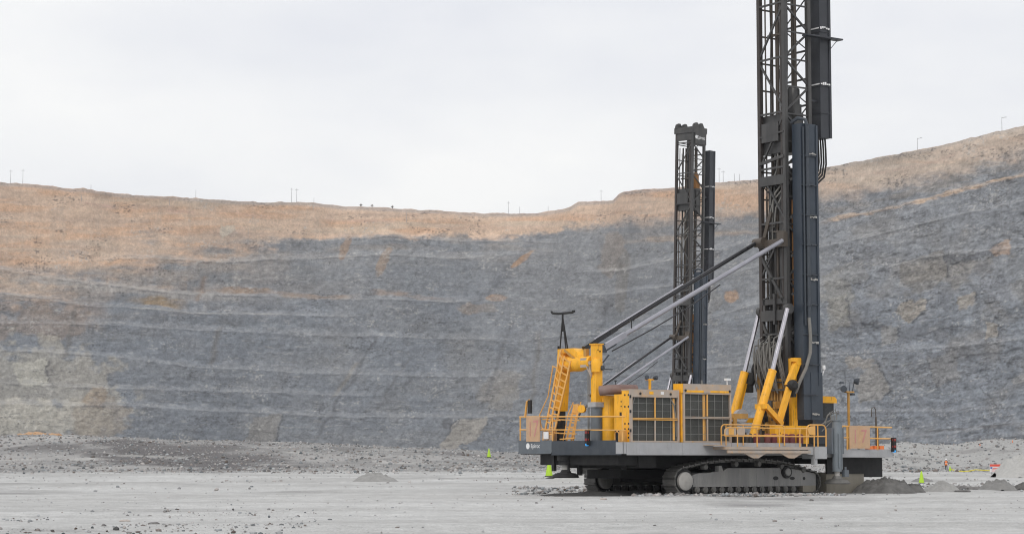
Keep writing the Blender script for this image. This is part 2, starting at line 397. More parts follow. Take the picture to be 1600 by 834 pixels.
# rock colours
g1 = fbm(PX / 170, PY / 60, 5, 101); g2 = fbm(PX / 24, PY / 14, 5, 111, 0.6); g3 = fbm(PX / 5, PY / 4, 3, 121, 0.7); g4 = fbm(PX / 90, PY / 7, 4, 131)
gv = fbm(PX / 6, PY / 90, 4, 141)
C = np.zeros((NR, NC, 3))
def rgb(*c): return np.array(c)[None, None, :]
grey = rgb(.216, .236, .264); C[:] = grey
def blend(col, m):
    global C
    m = np.clip(m, 0, 1)[..., None]; C = C * (1 - m) + rgb(*col) * m
blend((.25, .256, .264), sstep(-0.1, 0.5, g1) * 0.5)
blend((.255, .262, .272), sstep(520, 400, PY) * .55)
blend((.25, .244, .238), sstep(0.0, 0.5, fbm(PX / 60, PY / 45, 5, 151)) * (0.25 + 0.45 * right))
blend((.15, .158, .178), sstep(0.05, 0.5, g4 + 0.5 * g2) * 0.22)
blend((.27, .268, .262), sstep(0.1, 0.6, gv) * 0.07)
# tan soil at the top
TAN = [(-400, 420), (0, 425), (80, 418), (150, 404), (240, 392), (350, 384), (450, 371), (600, 367), (800, 374), (850, 366), (900, 352), (960, 342), (1050, 345), (1100, 340), (1180, 330), (1280, 308), (1400, 284), (1500, 266), (1600, 238), (1980, 160)]
ty = tab(TAN, px)[None, :]
left = 1 - sstep(230, 480, PX)
drip = fbm(PX / 45, PY / 34, 5, 161, .6)
mixn = fbm(PX / 80, PY / 15, 6, 162, .6)
dd = (ty + left * (26 * drip + 62 * mixn) + (1 - left) * (7 * drip + 9 * mixn) + 9 * g2 + 4 * g3) - PY
rsoft = sstep(880, 1000, PX)
tan = sstep(-6 - 50 * left - 10 * rsoft, 7 + 40 * left + 10 * rsoft, dd)
streaks = sstep(-0.05, 0.45, fbm(PX / 13, PY / 90, 5, 171)) * (1 - sstep(10, 100, PY - ty)) * left * sstep(-.3, .3, mixn)
blend((.46, .34, .25), streaks * 0.35)
blend((.50, .33, .20), streaks * sstep(.1, .5, fbm(PX / 8, PY / 60, 4, 172)) * 0.5)
wash = (1 - sstep(250, 620, PX)) * sstep(150, 0, PY - ty) * sstep(-.45, .45, fbm(PX / 70, PY / 16, 5, 173) + .3 * fbm(PX / 9, PY / 40, 3, 174))
blend((.40, .325, .26), wash * .62)
wash2 = sstep(60, 0, PY - ty) * sstep(-.2, .5, fbm(PX / 60, PY / 9, 5, 175))
blend((.36, .31, .265), wash2 * .5)
blend((.605, .448, .335), tan * 0.94)
depth = np.clip((PY - yr[None, :]) / np.maximum(ty - yr[None, :], 5), 0, 2)
blend((.60, .385, .25), tan * sstep(0.0, 0.45, fbm(PX / 110, PY / 12, 5, 181) + .15 * left) * .75)
blend((.54, .44, .345), tan * sstep(0.05, 0.5, fbm(PX / 140, PY / 9, 5, 191)) * .7)
blend((.42, .32, .26), tan * sstep(0.2, 0.6, g4 + .35 * g2) * .5)
blend((.38, .35, .34), tan * np.exp(-((PY - yr[None, :] - 2.5) / 3.0) ** 2) * .65)
blend((.50, .40, .32), tan * sstep(.15, .6, fbm(PX / 9, PY / 60, 4, 195)) * .35)
blend((.47, .415, .36), tan * sstep(1050, 1400, PX) * .55)
for off, am, c in ((22, .5, (.50, .33, .275)), (33, .35, (.70, .53, .38)), (48, .4, (.49, .37, .30)), (62, .4, (.48, .40, .33))):
    blend(c, tan * am * np.exp(-((PY - yr[None, :] - off - 5 * fbm(PX / 50, PY * 0 + off, 4, 208)) / 2.2) ** 2) * (1 - sstep(500, 800, PX) * .5) * sstep(-.3, .3, fbm(PX / 40, PY / 20, 4, 209)))
def band(pts, width, col, amt, seed, rag=1.0):
    ly = tab(pts, px)[None, :] + wob
    wgt = sstep(pts[0][0] - 2, pts[0][0] + 40, px) * (1 - sstep(pts[-1][0] - 40, pts[-1][0] + 2, px))
    n = fbm(PX / 30, PY / 8, 5, seed)
    blend(col, amt * wgt[None, :] * sstep(1.0, 0.35, np.abs(PY - ly) / width - rag * n) * (0.55 + 0.45 * sstep(-.2, .3, n)))
def blob(cx, cy, rx, ry, col, amt, seed, rot=0.0, rag=0.8):
    a = R(rot); dx = PX - cx; dy = PY - cy
    u = (dx * math.cos(a) + dy * math.sin(a)) / rx; v = (-dx * math.sin(a) + dy * math.cos(a)) / ry
    n = fbm(PX / 22, PY / 16, 5, seed)
    blend(col, amt * sstep(1.15, 0.8, np.sqrt(u * u + v * v) + rag * n))
ORG = (.50, .30, .165); BEI = (.44, .41, .355); PALE = (.40, .385, .36); DRK = (.125, .13, .142)
band([(290, 452), (380, 452), (500, 462), (570, 464)], 6, (.30, .215, .155), .8, 201)
band([(560, 455), (640, 462), (720, 468)], 5, (.31, .22, .16), .6, 202)
band([(190, 466), (250, 470), (300, 476)], 9, (.33, .235, .135), .8, 203)
band([(1275, 348), (1360, 330), (1440, 313), (1520, 294), (1600, 272), (1900, 200)], 5, (.50, .36, .25), .85, 204)
band([(960, 378), (1060, 372), (1180, 362), (1280, 338)], 5, (.42, .33, .26), .7, 205)
band([(1275, 330), (1440, 296), (1600, 254)], 6, (.24, .225, .21), .8, 206)
band([(0, 428), (100, 442), (200, 452), (300, 462), (400, 466)], 9, (.37, .35, .33), .75, 207, .4)
band([(0, 416), (100, 433), (200, 446), (290, 457)], 2, (.46, .42, .38), .8, 208, .3)
band([(40, 475), (120, 480), (180, 490)], 14, (.30, .235, .195), .55, 209)
blob(70, 505, 75, 30, (.30, .235, .19), .55, 210); blob(60, 600, 110, 60, BEI, .62, 211); 
blob(60, 655, 125, 30, (.49, .465, .41), .8, 213, 0, .6); blob(160, 655, 45, 35, (.33, .285, .235), .6, 214); blob(150, 620, 18, 16, (.36, .28, .2), .6, 215)
pass; blob(170, 388, 9, 22, (.58, .45, .35), .7, 217)

blob(782, 600, 34, 20, (.27, .25, .225), .6, 220, -40, .5)
blob(815, 408, 22, 4, ORG, .9, 221, -36, .7); blob(600, 408, 8, 26, (.33, .245, .18), .75, 222, 22, .7); blob(540, 385, 6, 22, (.33, .23, .16), .7, 223, 20, .7)
blob(955, 395, 20, 26, (.33, .255, .19), .6, 224); blob(972, 435, 10, 60, (.225, .205, .18), .7, 225, 4, .5); blob(745, 482, 30, 8, (.29, .24, .2), .7, 226); blob(780, 466, 16, 5, ORG, .7, 227)
blob(1142, 463, 9, 13, ORG, .6, 228, 0, 1.2); blob(1095, 465, 26, 70, (.22, .205, .185), .4, 229)



blob(1310, 470, 20, 40, (.25, .24, .215), .6, 238); blob(1480, 430, 80, 20, (.235, .22, .2), .6, 239, -10)
blob(1340, 510, 40, 12, DRK, .55, 240, -10, .9); blob(1440, 520, 60, 14, DRK, .45, 241, -6, .9); blob(1500, 415, 45, 12, DRK, .55, 242, 10, .9); blob(1480, 560, 70, 16, DRK, .35, 243, -6, .9)
blob(945, 476, 12, 16, DRK, .7, 244, 40, .4); blob(700, 662, 9, 9, DRK, .75, 245, 0, .5); blob(1530, 400, 22, 5, DRK, .7, 246, -18, .5); blob(1400, 410, 22, 2.5, DRK, .85, 247, -4, .4)
def slab(poly, col, amt, seed, crack_shade=(), warp=3.0):
    wx_ = PX + warp * fbm(PX / 9, PY / 9, 4, seed) * 2; wy_ = PY + warp * fbm(PX / 9, PY / 9, 4, seed + 50) * 2
    n = len(poly); d = None
    ar = sum(poly[i][0] * poly[(i + 1) % n][1] - poly[(i + 1) % n][0] * poly[i][1] for i in range(n))
    for i in range(n):
        (x0, y0), (x1, y1) = poly[i], poly[(i + 1) % n]; L_ = math.hypot(x1 - x0, y1 - y0)
        e = ((x1 - x0) * (wy_ - y0) - (y1 - y0) * (wx_ - x0)) / L_ * (1 if ar > 0 else -1)
        d = e if d is None else np.minimum(d, e)
        if i in crack_shade:
            tt = ((wx_ - x0) * (x1 - x0) + (wy_ - y0) * (y1 - y0)) / L_ ** 2
            blend((.06, .062, .07), .75 * np.exp(-((e + 1.6) / 1.5) ** 2) * sstep(-.05, .1, tt) * sstep(1.05, .9, tt) * sstep(-.4, .1, fbm(PX / 7, PY / 7, 3, seed + 9)))  # crack shadow painted dark along the chosen slab edges
    tone = 1 + .12 * fbm(PX / 40, (PY + .25 * PX) / 5, 4, seed + 3)
    blend(col, amt * sstep(-.6, 1.2, d) * np.clip(tone, .5, 1))
SL = (.285, .272, .255); SB = (.33, .295, .25)
slab([(1368, 566), (1391, 604), (1376, 627), (1342, 630), (1334, 598)], SL, .8, 260, (0, 1)); slab([(1319, 559), (1366, 559), (1363, 577), (1322, 573)], (.31, .28, .245), .7, 262, (0,))
slab([(1402, 489), (1408, 474), (1448, 466), (1445, 486), (1414, 506)], SB, .8, 264, (2, 3)); slab([(1494, 466), (1526, 458), (1523, 477), (1500, 485)], SB, .75, 266, (1,)); slab([(1379, 507), (1403, 514), (1400, 534), (1374, 540)], SL, .6, 268, (1,))
slab([(1540, 503), (1558, 507), (1556, 526), (1537, 530)], SB, .7, 270, (1,)); slab([(1406, 411), (1475, 391), (1478, 436), (1402, 446)], (.255, .238, .215), .7, 272, (0, 1)); slab([(1544, 392), (1578, 371), (1577, 398), (1555, 402)], (.40, .29, .215), .75, 274, (0,))
slab([(1482, 413), (1525, 408), (1517, 430), (1486, 431)], SL, .7, 276, (0,)); slab([(1580, 590), (1615, 578), (1615, 592), (1585, 600)], (.36, .355, .35), .7, 278, (2,)); slab([(1290, 470), (1322, 462), (1330, 510), (1296, 520)], (.25, .24, .215), .6, 280, (1,))
slab([(1450, 560), (1490, 548), (1500, 590), (1462, 602)], (.24, .235, .23), .6, 282, (0, 3)); slab([(1530, 440), (1572, 428), (1590, 470), (1548, 480)], (.215, .225, .245), .7, 284, (0,)); slab([(1300, 420), (1350, 405), (1356, 440), (1306, 452)], (.25, .245, .235), .5, 286, (2,))
slab([(686, 702), (706, 664), (722, 656), (790, 650), (806, 668), (742, 690), (734, 704)], (.375, .352, .32), .85, 288, (0, 1)); slab([(760, 640), (790, 600), (815, 602), (800, 640)], (.27, .258, .24), .6, 290, ())
slab([(342, 349), (370, 350), (354, 370), (338, 384), (344, 362)], (.58, .53, .44), .7, 300, ()); slab([(18, 566), (74, 562), (72, 604), (28, 602)], (.49, .475, .42), .85, 292, (1,)); slab([(0, 640), (90, 634), (80, 672), (0, 680)], (.47, .45, .40), .7, 294, ()); slab([(395, 650), (440, 648), (425, 700), (380, 700)], (.30, .285, .265), .6, 296, (1,))
for (x0, y0, x1, y1) in ((1417, 410, 1461, 404), (1479, 402, 1516, 422), (1544, 385, 1568, 380), (1345, 505, 1390, 512), (1440, 520, 1520, 508), (1500, 555, 1600, 545), (1300, 600, 1330, 640), (1420, 610, 1440, 640), (1530, 600, 1560, 640)):
    L_ = math.hypot(x1 - x0, y1 - y0); tt = ((PX - x0) * (x1 - x0) + (PY - y0) * (y1 - y0)) / L_ ** 2
    e = ((x1 - x0) * (PY - y0) - (y1 - y0) * (PX - x0)) / L_ + 5 * fbm(PX / 10, PY / 10, 4, int(x0))
    blend((.055, .057, .065), .7 * np.exp(-(e / 1.6) ** 2) * sstep(-.03, .1, tt) * sstep(1.03, .9, tt))
fold = (PX - 880) * .72 + (PY - 345) * .70 + 14 * fbm(PX / 24, PY / 24, 4, 298)  # shading of a wall fold put into the colour: paler right, dark crease
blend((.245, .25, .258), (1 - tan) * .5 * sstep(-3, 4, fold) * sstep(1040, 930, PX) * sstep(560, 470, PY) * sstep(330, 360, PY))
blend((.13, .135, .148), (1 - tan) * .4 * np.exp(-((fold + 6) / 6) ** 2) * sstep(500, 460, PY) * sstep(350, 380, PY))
band([(1280, 640), (1400, 636), (1500, 640)], 12, DRK, .45, 248)
band([(1430, 676), (1520, 667), (1600, 661)], 2.4, (.085, .085, .09), .9, 249, .8); band([(1460, 688), (1560, 684), (1600, 680)], 2.6, (.085, .085, .09), .9, 250, .8)
# steep faults and scree chutes
for x0, y0, x1, y1, w, c in ((492, 690, 590, 525, 3, DRK), (520, 620, 560, 566, 4, (.27, .25, .22)), (330, 570, 345, 510, 5, (.17, .16, .15)), (310, 470, 318, 430, 4, (.28, .2, .15)), (760, 620, 800, 500, 4, DRK),
                             (690, 690, 718, 655, 2, DRK), (930, 540, 950, 470, 3, DRK), (830, 640, 842, 520, 4, (.17, .16, .15)), (590, 640, 640, 560, 2.5, (.155, .16, .17)), (100, 560, 120, 480, 4, (.17, .16, .15)), (440, 600, 470, 540, 3, (.15, .155, .17))):
    tt = (PY - y0) / (y1 - y0); cx = x0 + (x1 - x0) * tt + 5 * fbm(PY / 18, PX * 0 + x0, 3, int(x0))
    blend(c, .6 * sstep(-0.05, .05, tt) * sstep(1.05, .95, tt) * np.exp(-((PX - cx) / w) ** 2))
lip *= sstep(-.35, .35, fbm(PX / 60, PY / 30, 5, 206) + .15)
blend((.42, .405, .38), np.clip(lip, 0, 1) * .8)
blend((.12, .125, .138), np.clip(under, 0, 1) * .55 * sstep(-.15, .35, fbm(PX / 20, PY / 6, 4, 207)))  # shade below each ledge lip, painted into the rock colour
blend((.275, .278, .285), talus * (1 - .8 * tan) * (.25 + .3 * g3))
# bedding that runs with the rim
bd = PY - yr[None, :] * (.35 + .55 * right) - (1 - right) * .04 * PX
b1 = fbm(PX / 95, bd / 4.2, 4, 351, .6); b2 = fbm(PX / 40, bd / 1.8, 3, 352, .6)
C *= (1 + (1 - .6 * tan) * ((.05 + .10 * right) * b1 + (.04 + .05 * right) * b2))[..., None]
blend((.40, .395, .385), (1 - tan) * sstep(.42, .6, fbm(PX / 16, bd / 1.8, 3, 353)) * .45)
blend((.09, .093, .10), (1 - tan) * (.5 + .5 * right) * sstep(.42, .6, fbm(PX / 20, bd / 2.0, 3, 354)) * .6)
blend((.1, .1, .106), np.clip(-lip, 0, 1) * .5)
# pale loose stones, and cavities put in as dark specks of colour
sp = vnoise(PX / 2.4, PY / 2.0, 301) * sstep(.0, .45, fbm(PX / 40, PY / 18, 4, 302))
blend((.46, .45, .43), sstep(.66, .88, sp) * .6)
sp2 = vnoise(PX / 2.6, PY / 1.6, 303) * sstep(.0, .5, fbm(PX / 50, PY / 20, 4, 304) + .25 * right)
blend((.06, .06, .066), sstep(.62, .88, sp2) * .6)
# fractured faces: tone by joint block, thin dark joints, drill half-barrels
def cells(sx_, sy_, sd, warp):
    wx_ = PX + warp * fbm(PX / 30, PY / 30, 3, sd); wy_ = PY + warp * fbm(PX / 30, PY / 30, 3, sd + 1) + .22 * PX
    return vnoise(np.floor(wx_ / sx_) , np.floor((wy_ + 7.0 * vnoise(np.floor(wx_ / sx_), PX * 0, sd + 2)) / sy_), sd + 3) - .5
rocky = 1 - .75 * tan
C *= (1 + rocky * ((.07 + .12 * right) * cells(17, 9, 311, 26) + (.13 + .08 * right) * cells(6, 4.5, 321, 9) + (.06 + .12 * right) * cells(40, 20, 331, 40)))[..., None]
for sd, sx_, sy_, sh, wd, am in ((341, 60, 22, .5, .030, .42), (342, 34, 40, -.45, .030, .35), (343, 90, 9, .06, .030, .34), (344, 22, 60, .15, .03, .10)):
    q = np.abs(fbm((PX + sh * PY * 2) / sx_, (PY - sh * PX * .2) / sy_, 4, sd, .55))
    msk = sstep(-.05, .35, fbm(PX / 70, PY / 40, 3, sd + 20))
    blend((.085, .088, .096), rocky * msk * am * sstep(wd, wd * .3, q))
    blend((.42, .42, .42), rocky * msk * am * .45 * sstep(wd * .5, 0, np.abs(q - wd * 1.7)))
C *= (1 + (.05 + .05 * rocky) * g2 + (.09 + .15 * rocky) * g3)[..., None]
C = np.clip(C, .02, .8)
P = np.stack([Xw, DD, ZZ], axis=-1)
# plateau behind the rim (part of the same terrain sheet)
ext = []; extc = []
for k, (back, dz) in enumerate(((6, 0.1), (20, -.2), (60, -.6), (200, -2), (700, -6))):
    q = P[-1].copy(); q[:, 1] += back; q[:, 2] += dz + 0.0 * back
    q[:, 0] = (px - 800) / F * q[:, 1]
    ext.append(q); extc.append(np.tile(np.array([[.30, .25, .21]]), (NC, 1)))
P = np.concatenate([P, np.stack(ext)], axis=0); C = np.concatenate([C, np.stack(extc)], axis=0)
wall_mat = attr_material('pit_rock', 0.95, ((1.1, .16), (0.3, .12)), 0.7, 0.6, stretch=(1, 1, 1.0), bump_strength=0.4)
wall = grid_object('pit_wall', P, C, wall_mat); tag(wall, kind='structure')
def rim(pxx):
    i = int(np.argmin(np.abs(px - pxx))); p = P[NR - 1, i]; return float(p[0]), float(p[1]), float(p[2])
def wall_at(pxx, pyy):
    i = int(np.argmin(np.abs(px - pxx)))
    yy = py_of(P[:NR, i, 2], P[:NR, i, 1]); j = int(np.argmin(np.abs(yy - pyy)))
    return tuple(float(a) for a in P[j, i])

# ------------------------------------------------------------------ pit floor
CREST = [(-600, 688), (0, 684), (40, 680), (70, 679), (130, 683), (250, 688), (450, 694), (560, 698), (640, 702), (760, 707), (860, 708), (1000, 712), (1250, 712), (1390, 694), (1420, 693), (1450, 697), (1485, 698), (1510, 693), (1545, 688), (1600, 686), (2000, 684)]
RUTS = [(52, .10, .8, 0), (61, -.16, 1.2, 1), (70, .05, 1.0, 2), (79, .22, 1.4, 3), (88, -.06, 1.2, 4), (96, .02, 1.5, 5), (118, .12, 1.8, 1.5), (134, -.1, 2.0, 2.5)]
def floor_px(X, Y): return 800 + F * X / (np.maximum(Y, 1.0) * math.cos(PITCH))
def floor_z(X, Y, detail=True):
    X = np.asarray(X, float); Y = np.asarray(Y, float)
    r = np.sqrt(X * X + Y * Y)
    p = np.where(Y > 1, floor_px(X, Y), 800)
    zc = EYE + (718 - smooth_tab(CREST, np.clip(p, -600, 2000), 12)) * 410 / F
    foot = 290 + 50 * sstep(1330, 1420, p) + 18 * fbm(X / 60, Y / 60, 2, 401)
    e = sstep(foot, 412, Y)
    z = zc * (0.5 * e + 0.5 * e ** 2)
    n = fbm(X / 14, Y / 20, 5, 411)
    z = z + e * (0.55 * n + 0.5 * np.abs(fbm(X / 5, Y / 8, 4, 412)))
    mid = sstep(125, 175, Y)
    z = z + mid * (1 - e) * (0.14 * fbm(X / 9, Y / 16, 4, 413))
    z = z + (0.04 * fbm(X / 7, Y / 7, 4, 414) + .018 * fbm(X / 1.1, Y / 1.1, 3, 415)) * sstep(3, 20, r)
    for y0, k, am, ph in RUTS:
        for off in (0, 2.6):
            d_ = Y - (y0 + off + k * X + am * np.sin(X / 17 + ph))
            z = z - .07 * np.exp(-(d_ / .34) ** 2) + .04 * np.exp(-((np.abs(d_) - .75) / .3) ** 2)
    # scraped ridges in the floor
    z = z + 0.10 * sstep(.25, .6, fbm(X / 12, Y / 5, 4, 416)) * sstep(108, 118, Y) * (1 - e)
    z = z - 0.12 * sstep(14, 4, np.hypot(X - 9.4, (Y - 107) * .8)) * 0
    return z
dense = np.tan(np.linspace(R(-19), R(19), 860))
ang = np.concatenate([np.linspace(R(-19), R(19), 860), np.linspace(R(19), R(341), 60)[1:-1]])
ys = np.linspace(900, 738, 190)
rr = np.concatenate([[0.3, 1, 3, 8, 16, 24], EYE * F / (ys - 718), np.arange(283, 450, 1.1), [460, 480, 520, 600, 720, 860, 1000, 1300]])
rr = np.unique(np.sort(rr)); rr = rr[np.concatenate([[True], np.diff(rr) > 0.05])]
AA, RR = np.meshgrid(ang, rr)
GX = np.sin(AA) * RR; GY = np.cos(AA) * RR
GZ = floor_z(GX, GY)
gp = np.where(GY > 1, floor_px(GX, GY), 800.0)
NCg = AA.shape
gcol = np.zeros((*NCg, 3)); C = gcol; C[:] = rgb(.52, .52, .51)
n1 = fbm(GX / 22, GY / 9, 5, 421); n2 = fbm(GX / 3.0, GY / 2.2, 5, 422, .6); n3 = fbm(GX / .5, GY / .5, 3, 423)
n4 = fbm(GX / 8, GY / 60, 4, 424)
blend((.57, .57, .56), sstep(-.05, .4, n1) * .7)
blend((.42, .417, .407), sstep(.0, .45, fbm(GX / 30, GY / 3, 5, 425) ) * .65)
blend((.40, .395, .385), sstep(.1, .5, n2) * .3)
st1 = fbm(GX / 34 + GY / 60, GY / 2.0, 4, 441); st2 = fbm(GX / 46 - GY / 40, GY / 3.1, 4, 442)
near_ = sstep(200, 120, GY)
blend((.385, .38, .37), near_ * sstep(.12, .5, st1) * .34)
blend((.58, .58, .575), near_ * sstep(.12, .5, st2) * .34)
blend((.40, .395, .385), near_ * sstep(.1, .5, fbm(GX / 9, GY / 6, 5, 443)) * .4)
for y0, k, am, ph in RUTS:
    for off in (0, 2.6):
        d_ = GY - (y0 + off + k * GX + am * np.sin(GX / 17 + ph)); wr = sstep(-.2, .3, fbm(GX / 14, GY * 0 + y0, 3, 450))
        blend((.56, .56, .555), .4 * wr * np.exp(-(d_ / .5) ** 2)); blend((.37, .365, .355), .45 * wr * np.exp(-((d_ - .8) / .35) ** 2))
rub = sstep(270, 330, GY + 25 * fbm(GX / 30, GY / 25, 4, 426))
blend((.245, .24, .235), rub * .88)
blend((.37, .36, .35), rub * sstep(0, .4, fbm(GX / 26, GY / 12, 5, 427)) * .8)
rightm = sstep(1330, 1400, gp)
blend((.385, .382, .372), rub * rightm * .9)
dk = np.exp(-((gp - 290) / 150) ** 2) * np.exp(-((GY - 350 - .10 * (300 - gp)) / 32) ** 2)
blend((.095, .088, .09), sstep(.05, .45, dk + .5 * fbm(GX / 10, GY / 14, 4, 428)) * .8 * (1 - rightm))
blend((.19, .185, .18), rub * sstep(.2, .55, fbm(GX / 8, GY / 10, 5, 429)) * .55)
blend((.48, .47, .45), rub * sstep(.25, .6, fbm(GX / 12, GY / 9, 5, 430)) * .6)
midz = sstep(125, 150, GY) * (1 - rub)
blend((.37, .365, .355), midz * sstep(-.1, .4, fbm(GX / 16, GY / 12, 5, 431)) * .6)
C *= (1 + .10 * n2 + .12 * n3)[..., None]
C = np.clip(C, .03, .8)
ground_mat = attr_material('crushed_rock_floor', 0.95, ((2.2, .10), (12.0, .16), (45.0, .14)), 7.0, 0.09, bump_strength=1.0)
gobj = grid_object('ground', np.stack([GX, GY, GZ], -1), C, ground_mat, wrap=True); tag(gobj, kind='structure')
# close the small hole under the viewer
me = gobj.data
bm = bmesh.new(); bm.from_mesh(me); bm.verts.ensure_lookup_table()
bm.faces.new([bm.verts[i] for i in range(len(ang))]); bmesh.ops.recalc_face_normals(bm, faces=bm.faces); bm.to_mesh(me); bm.free()

# ------------------------------------------------------------------ stones
ICO = bmesh.new(); bmesh.ops.create_icosphere(ICO, subdivisions=1, radius=1.0)
icov = np.array([v.co[:] for v in ICO.verts]); icof = np.array([[v.index for v in f.verts] for f in ICO.faces]); ICO.free()
def stones(name, xs, ys_, zs, sizes, cols, seed):
    rs = np.random.default_rng(seed); n = len(xs); k = len(icov)
    V = icov[None] * (1 + rs.uniform(-.34, .34, (n, k, 1))) * rs.uniform(.6, 1.25, (n, 1, 3)) * sizes[:, None, None]
    a = rs.uniform(0, 6.28, n); ca, sa = np.cos(a)[:, None], np.sin(a)[:, None]
    x = V[..., 0] * ca - V[..., 1] * sa; y = V[..., 0] * sa + V[..., 1] * ca
    V = np.stack([x + xs[:, None], y + ys_[:, None], V[..., 2] * .75 + zs[:, None] + sizes[:, None] * .2], -1).reshape(-1, 3)
    fs = (icof[None] + (np.arange(n) * k)[:, None, None]).reshape(-1, 3); nf = len(fs)
    me = bpy.data.meshes.new(name); me.vertices.add(n * k); me.vertices.foreach_set('co', V.reshape(-1).astype(np.float32))
    me.loops.add(nf * 3); me.loops.foreach_set('vertex_index', fs.reshape(-1).astype(np.int32))
    me.polygons.add(nf); me.polygons.foreach_set('loop_start', (np.arange(nf) * 3).astype(np.int32)); me.update(calc_edges=True)
    ca_ = me.color_attributes.new('Col', 'FLOAT_COLOR', 'POINT')
    cc = np.repeat(np.concatenate([cols, np.ones((n, 1))], 1), k, axis=0)
    ca_.data.foreach_set('color', cc.reshape(-1).astype(np.float32))
    me.materials.append(stone_mat)
    o = bpy.data.objects.new(name, me); COL.objects.link(o); tag(o, kind='stuff'); return o
stone_mat = attr_material('loose_stone', 0.95, ((5.0, .15),), 6.0, .03)
rs = np.random.default_rng(5)
def scatter(n, p0, p1, y0, y1, power=1.0):
    p = rs.uniform(p0, p1, n); Y = y0 + (y1 - y0) * rs.random(n) ** power
    X = (p - 800) / F * Y * math.cos(PITCH); return X, Y
def stone_cols(n, lo=.10, hi=.45):
    v = rs.uniform(lo, hi, n) ; w = rs.uniform(-.02, .03, n)
    return np.clip(np.stack([v + w, v, v - w * .6], 1), .05, .7)
X, Y = scatter(46000, -250, 1850, 262, 425, .8)
keep = (fbm(X / 12, Y / 14, 4, 501) + .9 * sstep(270, 330, Y) > rs.uniform(-.1, 1.1, len(X))); X, Y = X[keep], Y[keep]
sz = .05 + .30 * rs.random(len(X)) ** 5
stones('rubble', X, Y, floor_z(X, Y), sz, stone_cols(len(X), .10, .46), 1)
X, Y = scatter(9000, -250, 1850, 112, 275, .8)
keep = (fbm(X / 7, Y / 9, 4, 502) > rs.uniform(-.05, .6, len(X))); X, Y = X[keep], Y[keep]
sz = .02 + .12 * rs.random(len(X)) ** 3.5
stones('gravel', X, Y, floor_z(X, Y), sz, stone_cols(len(X), .18, .5), 2)
X, Y = scatter(2600, -60, 520, 44, 72, 1.0)
keep = (fbm(X / 3, Y / 5, 4, 504) > rs.uniform(-.1, .5, len(X))); X, Y = X[keep], Y[keep]
stones('gravel', X, Y, floor_z(X, Y), .01 + .07 * rs.random(len(X)) ** 4, stone_cols(len(X), .07, .4), 4)
X, Y = scatter(1500, 985, 1320, 98.5, 104.5, 1.0)
stones('gravel', X, Y, floor_z(X, Y), .02 + .13 * rs.random(len(X)) ** 3, stone_cols(len(X), .14, .45), 5)
X, Y = scatter(2600, 1330, 1700, 104, 150, 1.0)
keep = (fbm(X / 3, Y / 6, 4, 505) > rs.uniform(-.2, .5, len(X))); X, Y = X[keep], Y[keep]
stones('gravel', X, Y, floor_z(X, Y), .02 + .16 * rs.random(len(X)) ** 3.5, stone_cols(len(X), .06, .35), 6)
X, Y = scatter(2200, 800, 1010, 103, 135, 1.0)
keep = (fbm(X / 3, Y / 6, 4, 506) > rs.uniform(-.2, .5, len(X))); X, Y = X[keep], Y[keep]
stones('gravel', X, Y, floor_z(X, Y), .02 + .14 * rs.random(len(X)) ** 3.5, stone_cols(len(X), .08, .42), 7)
X, Y = scatter(9000, -250, 1850, 36, 112, 1.2)
keep = (fbm(X / 4, Y / 5, 4, 503) > rs.uniform(-.25, .6, len(X))); X, Y = X[keep], Y[keep]
sz = .007 + .045 * rs.random(len(X)) ** 4.5
stones('gravel', X, Y, floor_z(X, Y), sz, stone_cols(len(X), .22, .55), 3)

